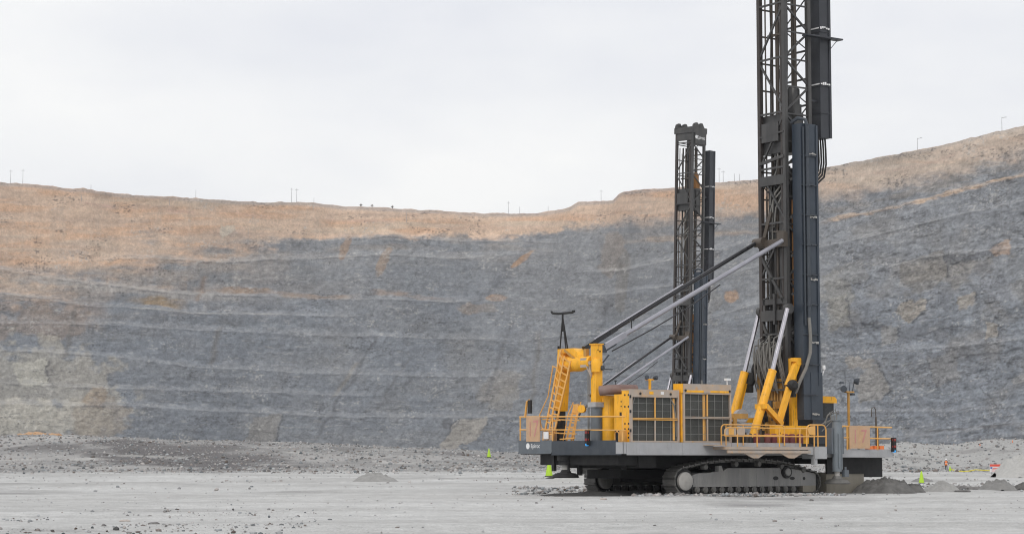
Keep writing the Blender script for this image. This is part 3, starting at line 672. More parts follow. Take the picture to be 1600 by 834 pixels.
# ------------------------------------------------------------------ the drill rig (local: x along the deck, y across it away from us, z up)
def build_rig():
    rig = empty('drill_rig')
    # --- deck
    deck = part('deck', MB().box(-7.95, 5.0, -3.97, 4.3, 1.97, 2.50), M['under'], rig)
    part('deck_nose', MB().box(5.0, 9.65, -4.0, 4.2, 1.83, 2.24), M['grey'], rig)
    for u0, u1 in ((-7.78, -4.42), (-4.40, -1.32), (-1.30, 3.28)):
        part('side_fascia', MB().box(u0, u1, -4.05, -3.97, 1.98, 2.53).box(u0, u1, -4.10, -4.05, 1.925, 1.985), M['grey'], deck)
    part('corner_fascia', MB().box(-8.0, -7.80, -4.05, -3.97, 1.98, 2.53).box(-8.03, -7.95, -4.05, -3.55, 1.98, 2.53), M['grey'], deck)
    part('end_fascia', MB().box(-8.03, -7.95, -3.53, 1.54, 1.98, 2.62).box(-8.07, -8.03, -4.0, 1.54, 1.93, 1.985), M['slate'], deck)
    ef = part('end_fascia', MB().box(-8.03, -7.95, 1.56, 4.37, 2.06, 2.66).box(-8.07, -8.03, 1.56, 4.37, 2.0, 2.065), M['jack'], deck, 'blue grey end panel with white maker lettering')
    text_mesh('lettering', 'Epiroc', .30, frame_mtx((0, -1, 0), (0, 0, 1), (-8.036, 2.92, 2.38)), M['white'], deck)
    part('emblem', MB().lathe([(.15, 0), (.15, .006)], (-8.032, 3.56, 2.38), (-1, 0, 0), 16), M['white'], deck)
    # --- under body
    part('main_frame', MB().box(-6.45, 4.4, -2.3, -1.9, 1.30, 1.965).box(-6.45, 4.4, 1.9, 2.3, 1.30, 1.965).box(-6.45, -6.1, -1.9, 1.9, 1.3, 1.965).box(-3, -2.6, -1.9, 1.9, 1.2, 1.965)
         .box(2.4, 2.8, -1.9, 1.9, 1.2, 1.965).box(-6.0, 4.3, -2.36, -2.3, 1.30, 1.36), M['under'], rig)
    part('belly_plate', MB().box(-5.6, 4.3, -.8, 1.9, 0.8, 1.22).box(-2.9, -2.4, -2.7, 2.7, .6, 1.1).box(1.6, 2.6, -2.7, 2.7, .6, 1.1), M['under'], rig)
    part('cross_member', MB().box(-7.6, -6.46, -3.2, 3.1, 1.45, 1.965).box(-7.3, -7.1, .28, .48, .95, 1.5).box(-7.75, -7.6, 1.75, 1.95, 1.15, 1.965).box(-6.46, -5.4, -3.3, -2.4, 1.33, 1.965), M['under'], rig)
    # --- tracks
    def track(v0, v1):
        tr = empty('crawler_track', (0, 0, 0), rig)
        ctrl = []
        for k in range(13):                      # left idler, from bottom round to top
            a = math.pi * (1.5 - k / 12 * 0.86); ctrl.append((-3.85 + .66 * math.cos(a), .70 + .66 * math.sin(a)))
        ctrl += [(-3.3, 1.45), (-2.4, 1.60), (-1.3, 1.69), (0, 1.725), (1.2, 1.70), (2.4, 1.60), (3.5, 1.40), (4.3, 1.16)]
        for k in range(9):
            a = math.pi * (.38 - k / 8 * .88); ctrl.append((4.42 + .56 * math.cos(a), .60 + .56 * math.sin(a)))
        ctrl.append(ctrl[0])
        pts = np.array(ctrl); seg = np.hypot(*np.diff(pts, axis=0).T); cum = np.concatenate([[0], np.cumsum(seg)]); Lt = cum[-1]
        n = 54; b = MB()
        for k in range(n):
            s0 = (k + .04) / n * Lt; s1 = (k + .93) / n * Lt
            p = [np.array([np.interp(s, cum, pts[:, 0]), np.interp(s, cum, pts[:, 1])]) for s in (s0, s1)]
            p0, p1 = Vector((p[0][0], 0, p[0][1])), Vector((p[1][0], 0, p[1][1]))
            d = (p1 - p0).normalized(); nrm = Vector((-d.z, 0, d.x)); mid = (v0 + v1) / 2
            c0, c1 = p0 + Vector((0, mid, 0)), p1 + Vector((0, mid, 0))
            b.bar(c0, c1, v1 - v0, .06, up=nrm)
            g = c0 + nrm * .055 + d * .05
            b.bar(g, g + d * .05, v1 - v0 - .02, .07, up=nrm)
            e = c0 - nrm * .07
            b.bar(e, c1 - nrm * .07, (v1 - v0) * .35, .10, up=nrm)
        part('track_belt', b, M['track'], tr)
        f0, f1 = v0 + .12, v1 - .12
        poly = [(-3.3, .40), (-3.3, .98), (-2.9, 1.06), (-2.2, 1.08), (-2.05, 1.12), (-1.4, 1.14), (-1.1, 1.30), (2.2, 1.30), (2.5, 1.36), (2.9, 1.30), (4.75, 1.02), (4.75, .40)]
        fr = part('track_frame', MB().prism(poly, 'y', f0, f1).box(-3.45, -3.28, f0 - .03, f1 + .03, .5, .95), M['track_frame'], tr)
        for uo, zo, ro, ho in ((2.05, .80, .18, .10), (3.15, .79, .18, .08), (3.95, .78, .09, .08)):
            part('frame_opening', MB().prism([(uo + ro * math.cos(q), zo + ho * math.sin(q)) for q in np.linspace(0, 6.28, 13)[:-1]], 'y', f0 - .006, f0 + .01), M['black'], fr)
        part('heel_block', MB().box(3.85, 4.72, f0 - .02, f1, .1, .42), M['khaki'], fr)
        idl = part('idler_wheel', MB().lathe([(.60, 0), (.62, .05), (.62, v1 - v0 - .25), (.6, v1 - v0 - .2)], (-3.85, v0 + .1, .70), (0, 1, 0), 28), M['black'], tr)
        part('hub_cap', MB().lathe([(.40, 0), (.44, .03), (.44, .22)], (-3.85, v0 - .06, .68), (0, 1, 0), 28).lathe([(.05, 0), (.05, .1)], (-3.85, v0 - .09, .68), (0, 1, 0), 10), M['hub'], idl)
        spr = part('drive_sprocket', MB().lathe([(.48, 0), (.5, .05), (.5, v1 - v0 - .3)], (4.42, v0 + .15, .60), (0, 1, 0), 20), M['black'], tr)
        for k in range(13):
            u = -3.0 + k * .52
            part('roller', MB().lathe([(.10, -.03), (.10, 0), (.16, .01), (.16, .2), (.12, .24), (.12, .6)], (u, v0 + .10, .26), (0, 1, 0), 12), M['track'], tr)
        sb = MB()
        for k in range(14): sb.box(-3.3 + k * .52, -3.24 + k * .52, v0 + .16, v0 + .4, .1, .41)
        part('roller_guard', sb.box(-3.3, 3.85, v0 + .18, v1 - .18, .06, .13), M['under'], tr)
        for u in (-2.5, -.55, .95, 2.45, 3.9):
            part('carrier_roller', MB().lathe([(.12, 0), (.14, .04), (.14, .3)], (u, v0 + .05, 1.50 if abs(u) < 2.2 else 1.36 if u < 3 else 1.2), (0, 1, 0), 12), M['track'], tr)
        gb = part('gear_hub', MB().lathe([(.28, 0), (.31, .05), (.31, .2)], (2.72, v0 - .04, 1.10), (0, 1, 0), 20), M['black'], tr)
        part('hub_cap', MB().lathe([(.16, 0), (.19, .03), (.19, .1)], (2.72, v0 - .10, 1.10), (0, 1, 0), 16), M['track_frame'], gb)
        part('track_bracket', MB().prism([(-1.75, 1.13), (-1.42, 1.13), (-1.55, 1.42), (-1.72, 1.42)], 'y', v0 + .02, v0 + .3), M['track_frame'], tr)
        return tr
    track(-3.60, -2.68); track(2.68, 3.60)
    # --- levelling jacks
    def jack(u, v, z0, top, mt, r=.30):
        j = part('leveling_jack', MB().lathe([(r, z0 + .5), (r, top - .35), (r * 1.25, top - .33), (r * 1.25, top - .1), (r * .8, top)], (u, v, 0), (0, 0, 1), 18)
                 .box(u - .12, u - .04, v - r - .05, v - r + .05, z0 + .7, top - 1.0).box(u + r * .5, u + r * .75, v - r * .95, v - r * .7, z0 + .6, top - .4), mt, rig)
        part('jack_rod', MB().tube((u, v, z0 + .1), (u, v, z0 + .55), r * .6, 12), M['hub'], j)
        part('jack_pad', MB().lathe([(.62, z0 - .12), (.68, z0 - .08), (.50, z0 + .10), (.28, z0 + .13), (.2, z0 + .28)], (u, v, 0), (0, 0, 1), 20), M['track'] if mt is not M['under'] else M['under'], j)
        return j
    j = jack(5.42, -4.32, .62, 4.0, M['jack_light'], .235)
    hz = MB()
    for k in range(6):
        a = rnd.uniform(0, 6.28); b = a + rnd.uniform(1, 2.5); rr_ = rnd.uniform(.25, .42)
        hz.path([(5.42 + .28 * math.cos(a), -4.32 + .28 * math.sin(a), 3.7), (5.42 + rr_ * math.cos(a), -4.32 + rr_ * math.sin(a), 4.0 + rnd.uniform(.05, .3)), (5.42 + rr_ * math.cos(b) - .1, -4.2 + rr_ * math.sin(b), 3.95), (5.42 - .35 - .4 * rnd.random(), -3.9, 3.6 - .5 * rnd.random())], .024)
    part('jack_hoses', hz, M['hose'], j)
    part('jack_bracket', MB().box(5.0, 5.12, -4.4, -4.02, 2.0, 3.3), M['jack'], j)
    part('jack_bracket', MB().box(5.72, 5.84, -4.4, -4.02, 2.0, 3.3), M['jack'], j); part('jack_valve', MB().box(5.72, 6.02, -4.55, -4.35, .85, 1.2).tube((5.87, -4.45, 1.2), (5.87, -4.45, 1.35), .06), M['jack'], j)
    jack(-7.55, 1.05, .95, 2.0, M['under'], .34); jack(5.42, 3.9, .62, 4.0, M['jack'])
    # --- dust skirt
    part('dust_skirt', MB().box(5.6, 8.22, -3.35, -3.31, .0, 1.05).box(5.6, 5.64, -3.31, 1.5, .0, 1.05).box(8.18, 8.22, -3.31, 1.5, .0, 1.05), M['khaki'], rig)
    part('skirt_frame', MB().box(5.6, 8.3, -3.40, -3.28, 1.0, 1.83).box(5.6, 8.3, -3.28, 2.0, 1.5, 1.82), M['under'], rig)
    part('rubber_flap', MB().box(8.3, 9.6, -3.3, -3.26, .82, 1.82).box(8.3, 9.58, -3.26, 2.5, 1.55, 1.82), M['black'], rig)
    # --- side block beside the jack
    part('step_box', MB().box(3.30, 4.10, -5.0, -4.06, 1.75, 2.36).box(3.3, 3.5, -4.95, -4.7, 1.45, 1.75).box(2.9, 3.28, -4.9, -4.3, 1.95, 2.3), M['grey'], rig)
    # --- radiator housings
    def housing(u0, u1, z1, toph, orange_h, vb):
        z0 = 2.535
        h = part('radiator_housing', MB().box(u0 + .02, u1 - .02, -3.80, vb, z0, z1 - .02), M['yellow'], rig)
        zt = z1 - toph
        part('top_sheet', MB().box(u0, u1, -3.93, -3.78, zt, z1).box(u0, u1, -3.78, vb + .02, z1 - .05, z1), M['panel_grey'], h)
        part('core', MB().box(u0 + .1, u1 - .1, -3.83, -3.79, z0 + .06, zt - .06), M['mesh_dark'], h)
        w = MB(); n = 6
        for k in range(1, n):
            if k == 3: continue
            x = u0 + (u1 - u0) * k / n; w.box(x - .006, x + .006, -3.868, -3.85, z0 + .06, zt - .06)
        for k in range(1, 6):
            if k == 3: continue
            z = z0 + (zt - z0) * k / 6; w.box(u0 + .1, u1 - .1, -3.848, -3.833, z - .006, z + .006)
        for k in range(1, 46):
            z = z0 + .06 + (zt - z0 - .12) * k / 46; w.box(u0 + .1, u1 - .1, -3.8325, -3.8305, z - .0025, z + .0025)
        part('guard_wire', w, M['wire'], h)
        part('guard_frame', MB().box(u0, u0 + .10, -3.93, -3.80, z0, zt).box(u1 - .08, u1, -3.93, -3.80, z0, zt).box(u0 + .1, u1 - .1, -3.93, -3.80, z0, z0 + .07).box(u0 + .1, u1 - .1, -3.93, -3.8, zt - .07, zt), M['panel_grey'], h)
        um = (u0 + u1) / 2; zm = (z0 + zt) / 2
        a, b = (M['rail'], M['panel_grey']) if orange_h else (M['panel_grey'], M['panel_grey'])
        part('cross_bar', MB().box(u0 + .1, u1 - .1, -3.92, -3.86, zm - .055, zm - .012).box(u0 + .1, u1 - .1, -3.92, -3.86, zm + .012, zm + .05), M['rail'] if orange_h else M['panel_grey'], h)
        part('mullion', MB().box(um - .032, um + .032, -3.925, -3.87, zm + .07, zt - .07), M['rail'], h)
        part('mullion', MB().box(um - .032, um + .032, -3.925, -3.87, z0 + .07, zm - .07), M['panel_grey'], h)
        part('post', MB().box(u1 - .34, u1 - .22, -3.845, -3.834, z0 + .1, zt - .1) if orange_h else MB().box(um - .24, um - .17, -3.846, -3.834, z0 + .1, zt - .1).box(um - .14, um - .08, -3.846, -3.834, z0 + .1, zt - .1), M['rail'], h)
        for x in ((u0 + .55, u1 - .55) if orange_h else (u0 + .12, u1 - .12)): part('lifting_eye', MB().lathe([(.05, 0), (.06, .04)], (x, -3.935, zt + .10), (0, -1, 0), 10), M['black'], h)
        return h
    hl = housing(-7.41, -4.47, 5.02, .30, True, -3.2)
    part('hose_arc', MB().path([(-7.1, -3.85, 4.7), (-7.25, -3.855, 4.3), (-7.31, -3.86, 3.8)], .025), M['hose'], hl)
    part('hose_arc', MB().path([(-5.0, -3.86, 4.7), (-4.75, -3.865, 4.3), (-4.64, -3.865, 3.7), (-4.62, -3.865, 2.8)], .028), M['hose'], hl)
    dots = MB()
    for z in (2.75, 2.95, 3.15, 3.4, 4.2, 4.75):
        for v in (-3.72, -3.45): dots.lathe([(.05, 0), (.05, .012)], (-7.39, v, z), (-1, 0, 0), 8)
    part('bolt_row', dots, M['black'], hl)
    for z in (3.0, 3.9, 4.6): part('hinge', MB().box(-7.44, -7.40, -3.95, -3.86, z, z + .14), M['black'], hl)
    part('warning_label', MB().box(-6.3, -6.05, -3.936, -3.931, 4.79, 4.93), M['yellow'], hl); part('warning_label', MB().box(-5.6, -5.42, -3.936, -3.931, 4.79, 4.93), M['white'], hl)
    hr = housing(-4.21, -1.19, 5.34, .42, False, -3.4)
    part('hood_strip', MB().box(-4.05, -1.35, -3.945, -3.932, 4.93, 5.03), M['yellow'], hr)
    part('nameplate', MB().box(-2.95, -2.55, -3.965, -3.946, 4.9, 5.02), M['panel_grey'], hr)
    part('hood_cap', MB().box(-4.32, -4.2, -3.9, -3.3, 4.9, 5.34).box(-4.3, -4.19, -3.85, -3.4, 2.54, 4.9), M['yellow'], hr)
    part('work_lamp', MB().tube((-1.25, -3.7, 5.3), (-1.25, -3.7, 5.55), .03).box(-1.35, -1.1, -3.8, -3.6, 5.55, 5.66), M['white'], hr)
    part('engine_house', MB().box(-4.0, -.4, -1.3, 2.4, 2.5, 4.4), M['rust_yellow'], rig)
    # --- compressor tanks and duct at the rear corner
    tk = part('air_tank', MB().lathe([(.44, 2.5), (.44, 4.62), (.38, 4.78), (.22, 4.88), (.04, 4.9)], (-6.75, -1.35, 0), (0, 0, 1), 24), M['yellow'], rig)
    part('tank_cap', MB().lathe([(.40, 4.77), (.24, 4.905), (.05, 4.94)], (-6.75, -1.35, 0), (0, 0, 1), 24), M['panel_grey'], tk)
    cb = part('oil_tank', MB().box(-7.30, -6.5, -3.14, -2.5, 3.1, 4.80), M['yellow'], rig)
    part('label_plate', MB().box(-7.312, -7.30, -3.1, -2.93, 3.72, 3.95).box(-7.312, -7.30, -3.1, -3.02, 4.2, 4.26).box(-7.312, -7.30, -3.1, -3.02, 4.42, 4.48), M['black'], cb)
    part('stand_and_gap_strips', MB().box(-7.2, -6.6, -3.1, -2.55, 2.5, 3.1).box(-7.0, -6.9, -3.19, -3.15, 2.5, 4.9).box(-7.1, -6.6, -2.5, -2.3, 2.5, 4.7), M['black'], cb)  # stand, plus black strips added as the dark gaps beside the oil tank
    part('intake_duct', MB().path([(-7.55, -1.7, 4.98), (-7.3, -2.0, 5.03), (-6.7, -2.3, 5.06), (-5.9, -2.4, 5.06)], .24, 12), M['brown_duct'], rig)
    part('valve_box', MB().box(-7.7, -7.35, -3.6, -3.4, 2.5, 3.1).path([(-7.8, -3.2, 2.55), (-7.8, -3.2, 2.95), (-7.8, -3.35, 3.05), (-7.8, -3.5, 2.95), (-7.8, -3.5, 2.55)], .03), M['rail'], rig)
    # --- rear gantry
    g = empty('rear_gantry', (0, 0, 0), rig)
    def column(u, v, s):
        part('column_base', MB().lathe([(.30, 2.5), (.28, 2.6), (.28, 4.25)], (u, v, 0), (0, 0, 1), 16), M['jack'], g)
        part('column_collar', MB().box(u - .31, u + .31, v - .31, v + .31, 4.22, 4.46), M['grey'], g)
    column(-7.35, -1.2, 1)
    leg = part('column', MB().box(-7.55, -7.15, -1.40, -1.0, 4.46, 7.22).lathe([(.22, 5.9), (.26, 6.35), (.2, 6.55)], (-7.45, -1.3, 0), (0, 0, 1), 12), M['yellow'], g)
    part('bolt_row', MB().lathe([(.04, 0), (.04, .02)], (-7.3, -1.40, 6.9), (0, -1, 0), 8).lathe([(.03, 0), (.03, .02)], (-7.42, -1.40, 6.97), (0, -1, 0), 8), M['black'], leg)
    part('cap_plate', MB().box(-7.6, -7.1, -1.45, -.95, 7.22, 7.27), M['yellow'], g)
    part('column_base', MB().lathe([(.25, 2.5), (.25, 4.2)], (-7.35, 1.75, 0), (0, 0, 1), 8), M['under'], g)
    part('column', MB().bar((-7.35, 1.72, 4.1), (-7.35, 1.4, 7.05), .46, .5), M['yellow'], g)
    part('cross_tube', MB().lathe([(.36, 0), (.40, .06), (.40, 1.25), (.33, 1.5), (.33, 2.2)], (-7.35, 1.3, 6.38), (0, -1, 0), 22), M['yellow'], g)
    part('hood', MB().prism([(1.62, 6.5), (1.62, 7.12), (.35, 7.12), (-.05, 6.85), (-.25, 6.5), (-.4, 6.4), (-.35, 6.36), (.7, 6.9), (1.3, 6.9)], 'x', -7.62, -7.05), M['yellow'], g)
    part('hood_flange', MB().bar((-7.66, 1.0, 7.05), (-7.66, -.15, 6.42), .03, .12), M['rust_yellow'], g)
    part('cross_bracket', MB().box(-7.66, -7.58, -.3, -.75, 6.15, 6.6).bar((-7.62, -.3, 6.52), (-7.62, -1.1, 6.3), .06, .1).bar((-7.62, -.75, 6.2), (-7.62, -1.1, 5.7), .05).box(-7.6, -7.5, -1.1, -.9, 5.65, 6.45), M['panel_grey'], g)
    part('gusset', MB().prism([(-.75, 6.5), (-1.2, 6.4), (-1.2, 5.75)], 'x', -7.6, -7.5).box(-7.5, -7.3, -.55, -.35, 6.5, 7.05), M['rust_yellow'], g)
    part('hose_bundle', MB().tube((-7.62, -.86, 2.6), (-7.62, -.86, 6.2), .025).tube((-7.62, -.94, 2.6), (-7.62, -.98, 5.8), .02).path([(-7.6, -.75, 4.3), (-7.6, -.3, 4.1), (-7.5, 0.1, 3.75)], .06), M['hose'], g)
    part('pin_lock', MB().lathe([(.12, 0), (.12, .22)], (-7.28, -1.35, 6.1), (.4, -1, 0), 10).bar((-7.1, -1.35, 6.35), (-6.75, -1.4, 6.75), .06).tube((-7.05, -1.35, 6.05), (-6.5, -1.35, 6.05), .03), M['slate'], g)
    # ladder on the far leg
    ld = MB()
    def lerp(a, b, t_): return tuple(a[i] + (b[i] - a[i]) * t_ for i in range(3))
    T = [(-7.75, 1.15, 7.08), (-7.75, .85, 6.75), (-7.75, .35, 6.5)]
    B = [(-8.0 + .1, 2.45, 2.62), (-7.9, 2.12, 2.62), (-7.9, 1.68, 2.62)]
    for a, b in zip(T, B): ld.bar(a, b, .06, .09)
    for k in range(12):
        t_ = (k + .7) / 12.3
        ld.bar(lerp(T[0], B[0], t_), lerp(T[1], B[1], t_), .06, .06); ld.bar(lerp(T[1], B[1], (k + .3) / 12.3), lerp(T[2], B[2], (k + .3) / 12.3), .06, .06)
    part('ladder', ld, M['rail'], g)
    part('ladder_handrail', MB().path([(-7.8, 1.75, 6.3), (-7.85, 2.1, 4.8), (-7.9, 2.75, 3.9), (-7.9, 2.6, 3.3), (-7.9, 2.4, 3.2)], .03).bar((-7.75, 1.5, 6.2), (-7.8, 1.8, 6.3), .05), M['rail'], g)
    sl = MB()
    SA = [(-7.45, .48, 4.35), (-7.45, .12, 4.3)]; SB = [(-7.75, .72, 2.6), (-7.75, .32, 2.6)]
    for a, b in zip(SA, SB): sl.bar(a, b, .07, .09)
    for k in range(7): sl.bar(lerp(SA[0], SB[0], k / 7 + .05), lerp(SA[1], SB[1], k / 7 + .05), .06)
    part('step_ladder', sl.box(-7.5, -7.42, .1, .5, 3.9, 4.4), M['rail'], g)
    part('step_handrail', MB().path([(-7.4, .62, 4.5), (-7.55, .85, 3.9), (-7.75, 1.0, 2.6)], .028).path([(-7.4, .0, 4.5), (-7.6, .08, 3.6), (-7.8, .1, 2.6)], .028).bar((-7.55, .85, 3.9), (-7.5, .0, 3.9), .04).bar((-7.65, .95, 3.3), (-7.65, .05, 3.3), .04), M['rail'], g)
    part('hose_reel', MB().lathe([(.19, 0), (.19, .05), (.09, .06), (.09, .22), (.19, .23), (.19, .28)], (-7.55, -.35, 4.15), (-.8, -.6, 0), 16), M['yellow'], g)
    part('guard_bars', MB().bar((-7.85, 1.2, 3.66), (-7.85, -.5, 3.6), .06).bar((-7.85, 1.2, 3.0), (-7.85, -.2, 2.95), .06).bar((-7.85, 1.1, 2.7), (-7.85, -.1, 2.75), .06), M['rail'], g)
    # tripod antenna on the far leg
    an = empty('antenna', (0, 0, 0), g)
    am = MB()
    for v, u in ((1.85, -7.3), (1.35, -7.3), (1.6, -7.0)): am.tube((u, v, 7.1), (-7.3, 1.62, 8.75), .035, 8)
    part('tripod', am.tube((-7.3, 1.62, 8.0), (-7.3, 1.62, 8.95), .05, 8).tube((-7.3, 1.98, 6.4), (-7.3, 1.98, 7.3), .05, 8), M['black'], an)
    part('antenna_bar', MB().path([(-7.3, 2.55, 9.03), (-7.3, 2.45, 8.95), (-7.3, 1.9, 8.9), (-7.3, 1.3, 8.9), (-7.3, .8, 8.9), (-7.3, .7, 8.96)], .06, 8).lathe([(.09, 0), (.09, .1)], (-7.3, .72, 8.9), (0, 0, 1), 10), M['black'], an)
    # --- mast braces
    nb = part('mast_brace', MB().bar((-6.9, -1.2, 7.12), (-5.6, -1.2, 7.78), .22, .26).tube((-5.7, -1.2, 7.73), (4.75, -1.2, 12.98), .112, 12), M['rod_grey'], rig)
    part('brace_foot', MB().box(-7.15, -6.8, -1.3, -1.1, 6.85, 7.3).bar((-6.85, -1.2, 7.0), (-6.2, -1.2, 7.35), .12, .2), M['slate'], nb)
    part('brace_cable', MB().path([(-6.4, -1.2, 6.95), (-4, -1.2, 8.05), (-1.5, -1.2, 9.3), (.5, -1.2, 10.5)], .035).tube((-5.2, -1.2, 7.9), (-5.2, -1.2, 8.45), .03).box(-5.3, -5.1, -1.3, -1.1, 8.45, 8.55), M['rod_black'], nb)
    fb = part('mast_brace', MB().bar((-7.1, .15, 7.1), (-5.0, .3, 8.18), .22, .24).tube((-5.2, .28, 8.08), (4.9, .85, 13.1), .112, 12), M['rod_black'], rig, 'black mast brace on the far side')
    part('chrome_strip', MB().bar((-6.5, .12, 7.58), (-.5, .53, 10.6), .05, .05), M['chrome'], fb)
    # --- mast
    mast = empty('mast', (0, 0, 0), rig)
    UA, UB, VA, VB = 5.12, 6.8, -1.12, .80
    Z0, Z1 = 2.6, 32.7
    for u, v, mt in ((UA, VA, 'mast'), (UA, VB, 'mast_red'), (UB, VA, 'mast'), (UB, VB, 'mast')):
        part('mast_post', MB().box(u - .11, u + .11, v - .11, v + .11, Z0, Z1), M[mt], mast)
    part('guide_rail', MB().box(UA - .05, UA + .1, VA + .20, VA + .32, 6, Z1), M['mast_red'], mast)
    la = MB(); zn = [1.7 + 2.9 * k + .7 for k in range(0, 11)]
    for k, z in enumerate(zn):
        if z < 5 or z > 32.2: continue
        la.bar((UA - .06, VB, z), (UA - .06, VA, z), .08, .10)
        if z + 2.9 < 32.7 and z > 10:
            a, b = (VB, VA) if k % 2 == 0 else (VA, VB)
            la.bar((UA - .04, a, z + 2.8), (UA - .04, b, z + .1), .08, .10)
        # side face
        for v in (VB, VA):
            la.bar((UA, v, z - .1), (UB, v, z - .1), .08, .08); la.bar((UA, v, min(z + 1.35, 31.5)), (UB, v, min(z + 1.35, 31.5)), .08, .08)
            if v == VB: continue
            la.bar((UA, v, z), (UB, v, min(z + 1.4, Z1)), .08, .1)
            if z + 2.8 < Z1: la.bar((UB, v, z + 1.5), (UA, v, z + 2.8), .08, .1)
        la.bar((UB, VA, z + .5), (UB, VB, z + .5), .07, .1); la.bar((UB, VA, min(z + 1.9, 31.5)), (UB, VB, min(z + 1.9, 31.5)), .07, .1)
        la.bar((UB, VA, z + .5), (UB, VB, min(z + 1.9, 31.6)), .05, .05)
        if z + 3.4 < Z1: la.bar((UB, VB, z + 1.9), (UB, VA, z + 3.4), .05, .05)
    part('lacing', la, M['mast'], mast)
    dp = MB()
    for v, u, r, zt in ((.55, 5.75, .075, 31), (.3, 5.85, .06, 31), (.08, 5.75, .07, 29.5), (-.16, 5.85, .055, 31), (-.38, 5.75, .07, 31)):
        dp.tube((u, v, 5.2), (u, v, zt), r, 8)
    for v, u, r, zt in ((.42, 6.1, .05, 31), (-.02, 6.2, .04, 31), (-.52, 5.5, .045, 26), (.66, 5.4, .04, 31)): dp.tube((u, v, 5.2), (u, v, zt), r, 8)
    part('drill_rods', dp.box(5.5, 5.6, -.45, .62, 24, 24.12).box(5.5, 5.6, -.45, .62, 28, 28.12), M['pipe'], mast)
    part('drill_pipe', MB().tube((6.25, -.62, 19.0), (6.25, -.62, 31), .15, 14), M['pipe'], mast)
    part('drill_pipe', MB().tube((5.75, -.98, 9.5), (5.75, -.98, 15.2), .10, 10), M['rusty_pipe'], mast, 'rust orange pipe in the lower mast')
    part('feed_channel', MB().box(5.35, 5.55, .34, .50, 5.5, 16).box(5.35, 5.5, -.05, .1, 5.5, 16.5).box(5.3, 5.5, -.55, -.38, 5.0, 15.6).box(5.5, 5.7, -.85, -.7, 5, 17).box(6.35, 6.5, -.3, .3, 4, 17).box(5.9, 6.1, .55, .75, 4, 17.5), M['mast'], mast)
    cb_ = MB()
    for k in range(9):
        v = rnd.uniform(-.85, .8); u = rnd.uniform(5.4, 6.4); z1 = rnd.choice([17.5, 24, 30.5, 31]); w_ = rnd.uniform(.02, .12)
        cb_.path([(u, v + w_ * math.sin(q * 1.7 + k), 6.5 + (z1 - 6.5) * q / 9) for q in range(10)], rnd.uniform(.018, .032), 5)
    part('cables', cb_, M['black'], mast)
    part('feed_channel', MB().box(5.32, 5.36, -.25, -.12, 5.5, 14.5).box(5.32, 5.38, .58, .66, 5.5, 15.5), M['pipe'], mast)
    la2 = MB()
    for k in range(6):
        z = 6 + k * 2.0
        part('guide_bracket', MB().bar((UA + .05, VB - .12, z), (UA + .5, VB - .55, z + .7), .07).bar((UA + .05, VB - .12, z), (UA + .5, VB - .55, z - .7), .07).bar((UA + .05, VB - .12, z), (UA + .5, VB - .5, z), .07), M['mast'], mast)
        part('tray_strut', MB().bar((UA + .2, VA - .08, z + .2), (UB - .2, VA - .4, z + .9), .07, .12), M['mast'], mast)
    part('mast_diagonal', MB().bar((UA - .05, VB, 12.3), (UA - .05, VA, 9.6), .1, .16), M['mast'], mast); part('mast_diagonal', MB().bar((UA - .05, VB, 8.9), (UA - .05, VA + .2, 6.0), .1, .16), M['mast'], mast)
    car = part('rotary_carriage', MB().box(5.25, 6.45, -.9, .85, 17.7, 19.75).box(5.0, 5.3, -.7, .6, 18.3, 19.3).box(5.9, 6.5, -1.02, -.9, 17.3, 19.8), M['mast'], mast)
    part('drive_head', MB().lathe([(.3, 0), (.34, .1), (.34, 1.3), (.2, 1.5)], (6.2, -.6, 19.8), (0, 0, 1), 14).box(5.95, 6.45, -.95, -.3, 19.8, 20.3), M['mast'], car)
    part('carriage_hoses', MB().path([(5.35, -.3, 17.8), (5.2, -.35, 16.8), (5.3, .2, 16.0), (5.3, .3, 15)], .05).path([(5.35, -.75, 16.2), (5.2, -.2, 15.6), (5.25, .25, 14.6), (5.3, .3, 13.6)], .055).path([(5.35, -.8, 15.9), (5.15, -.1, 15.2), (5.25, .1, 14.0), (5.3, .15, 13)], .05).path([(5.2, -.75, 15.4), (5.15, -.3, 14.8), (5.2, -.1, 13.8)], .05), M['hose'], car)
    part('cross_beam', MB().box(UA - .12, UA + .3, VA, VB, 16.0, 16.5), M['mast'], mast)
    part('cross_beam', MB().bar((UA - .1, VB, 17.2), (UA - .1, VA, 17.45), .12, .16), M['mast'], mast); part('cross_beam', MB().bar((UA - .1, VB, 18.6), (UA - .1, VA, 18.75), .06, .08), M['mast'], mast)
    part('cross_beam', MB().box(UA - .18, UA + .25, VA, VB + .1, 12.75, 13.15).box(UA - .35, UA - .05, VA - .15, VA + .35, 12.7, 13.45).lathe([(.24, 0), (.24, .7)], (UA - .25, VB + .25, 13.05), (0, -1, 0), 12).bar((UA - .1, .5, 13.2), (UA - .05, 0.0, 14.6), .12, .2).bar((UA - .1, VA - .1, 13.5), (UA - .1, VA + .9, 13.55), .07, .07), M['pipe'], mast)
    part('cross_beam', MB().box(UA - .12, UA + .3, VA, VB, 8.9, 9.45).box(UA - .1, UA + .3, VA + .2, VB, 9.75, 10.05).box(UA - .2, UA, VA + .75, VA + .9, 8.7, 10.3).box(UA - .1, UA + .2, VB - .3, VB - .15, 9, 10.1).lathe([(.26, 0), (.26, .25)], (UA + .1, VB + .35, 9.45), (0, -1, 0), 14).lathe([(.26, 0), (.26, .3)], (UA - .25, VA - .2, 9.45), (0, -1, 0), 14), M['mast'], mast)
    # crown
    cr_ = part('mast_crown', MB().box(UA - .2, UB + .2, VA - .2, VB + .2, 32.3, 32.85).box(UA - .1, UA + .05, VA, VB, 31.6, 32.3).box(UA, UB, VA - .12, VA - .02, 31.1, 32.6), M['mast'], mast)
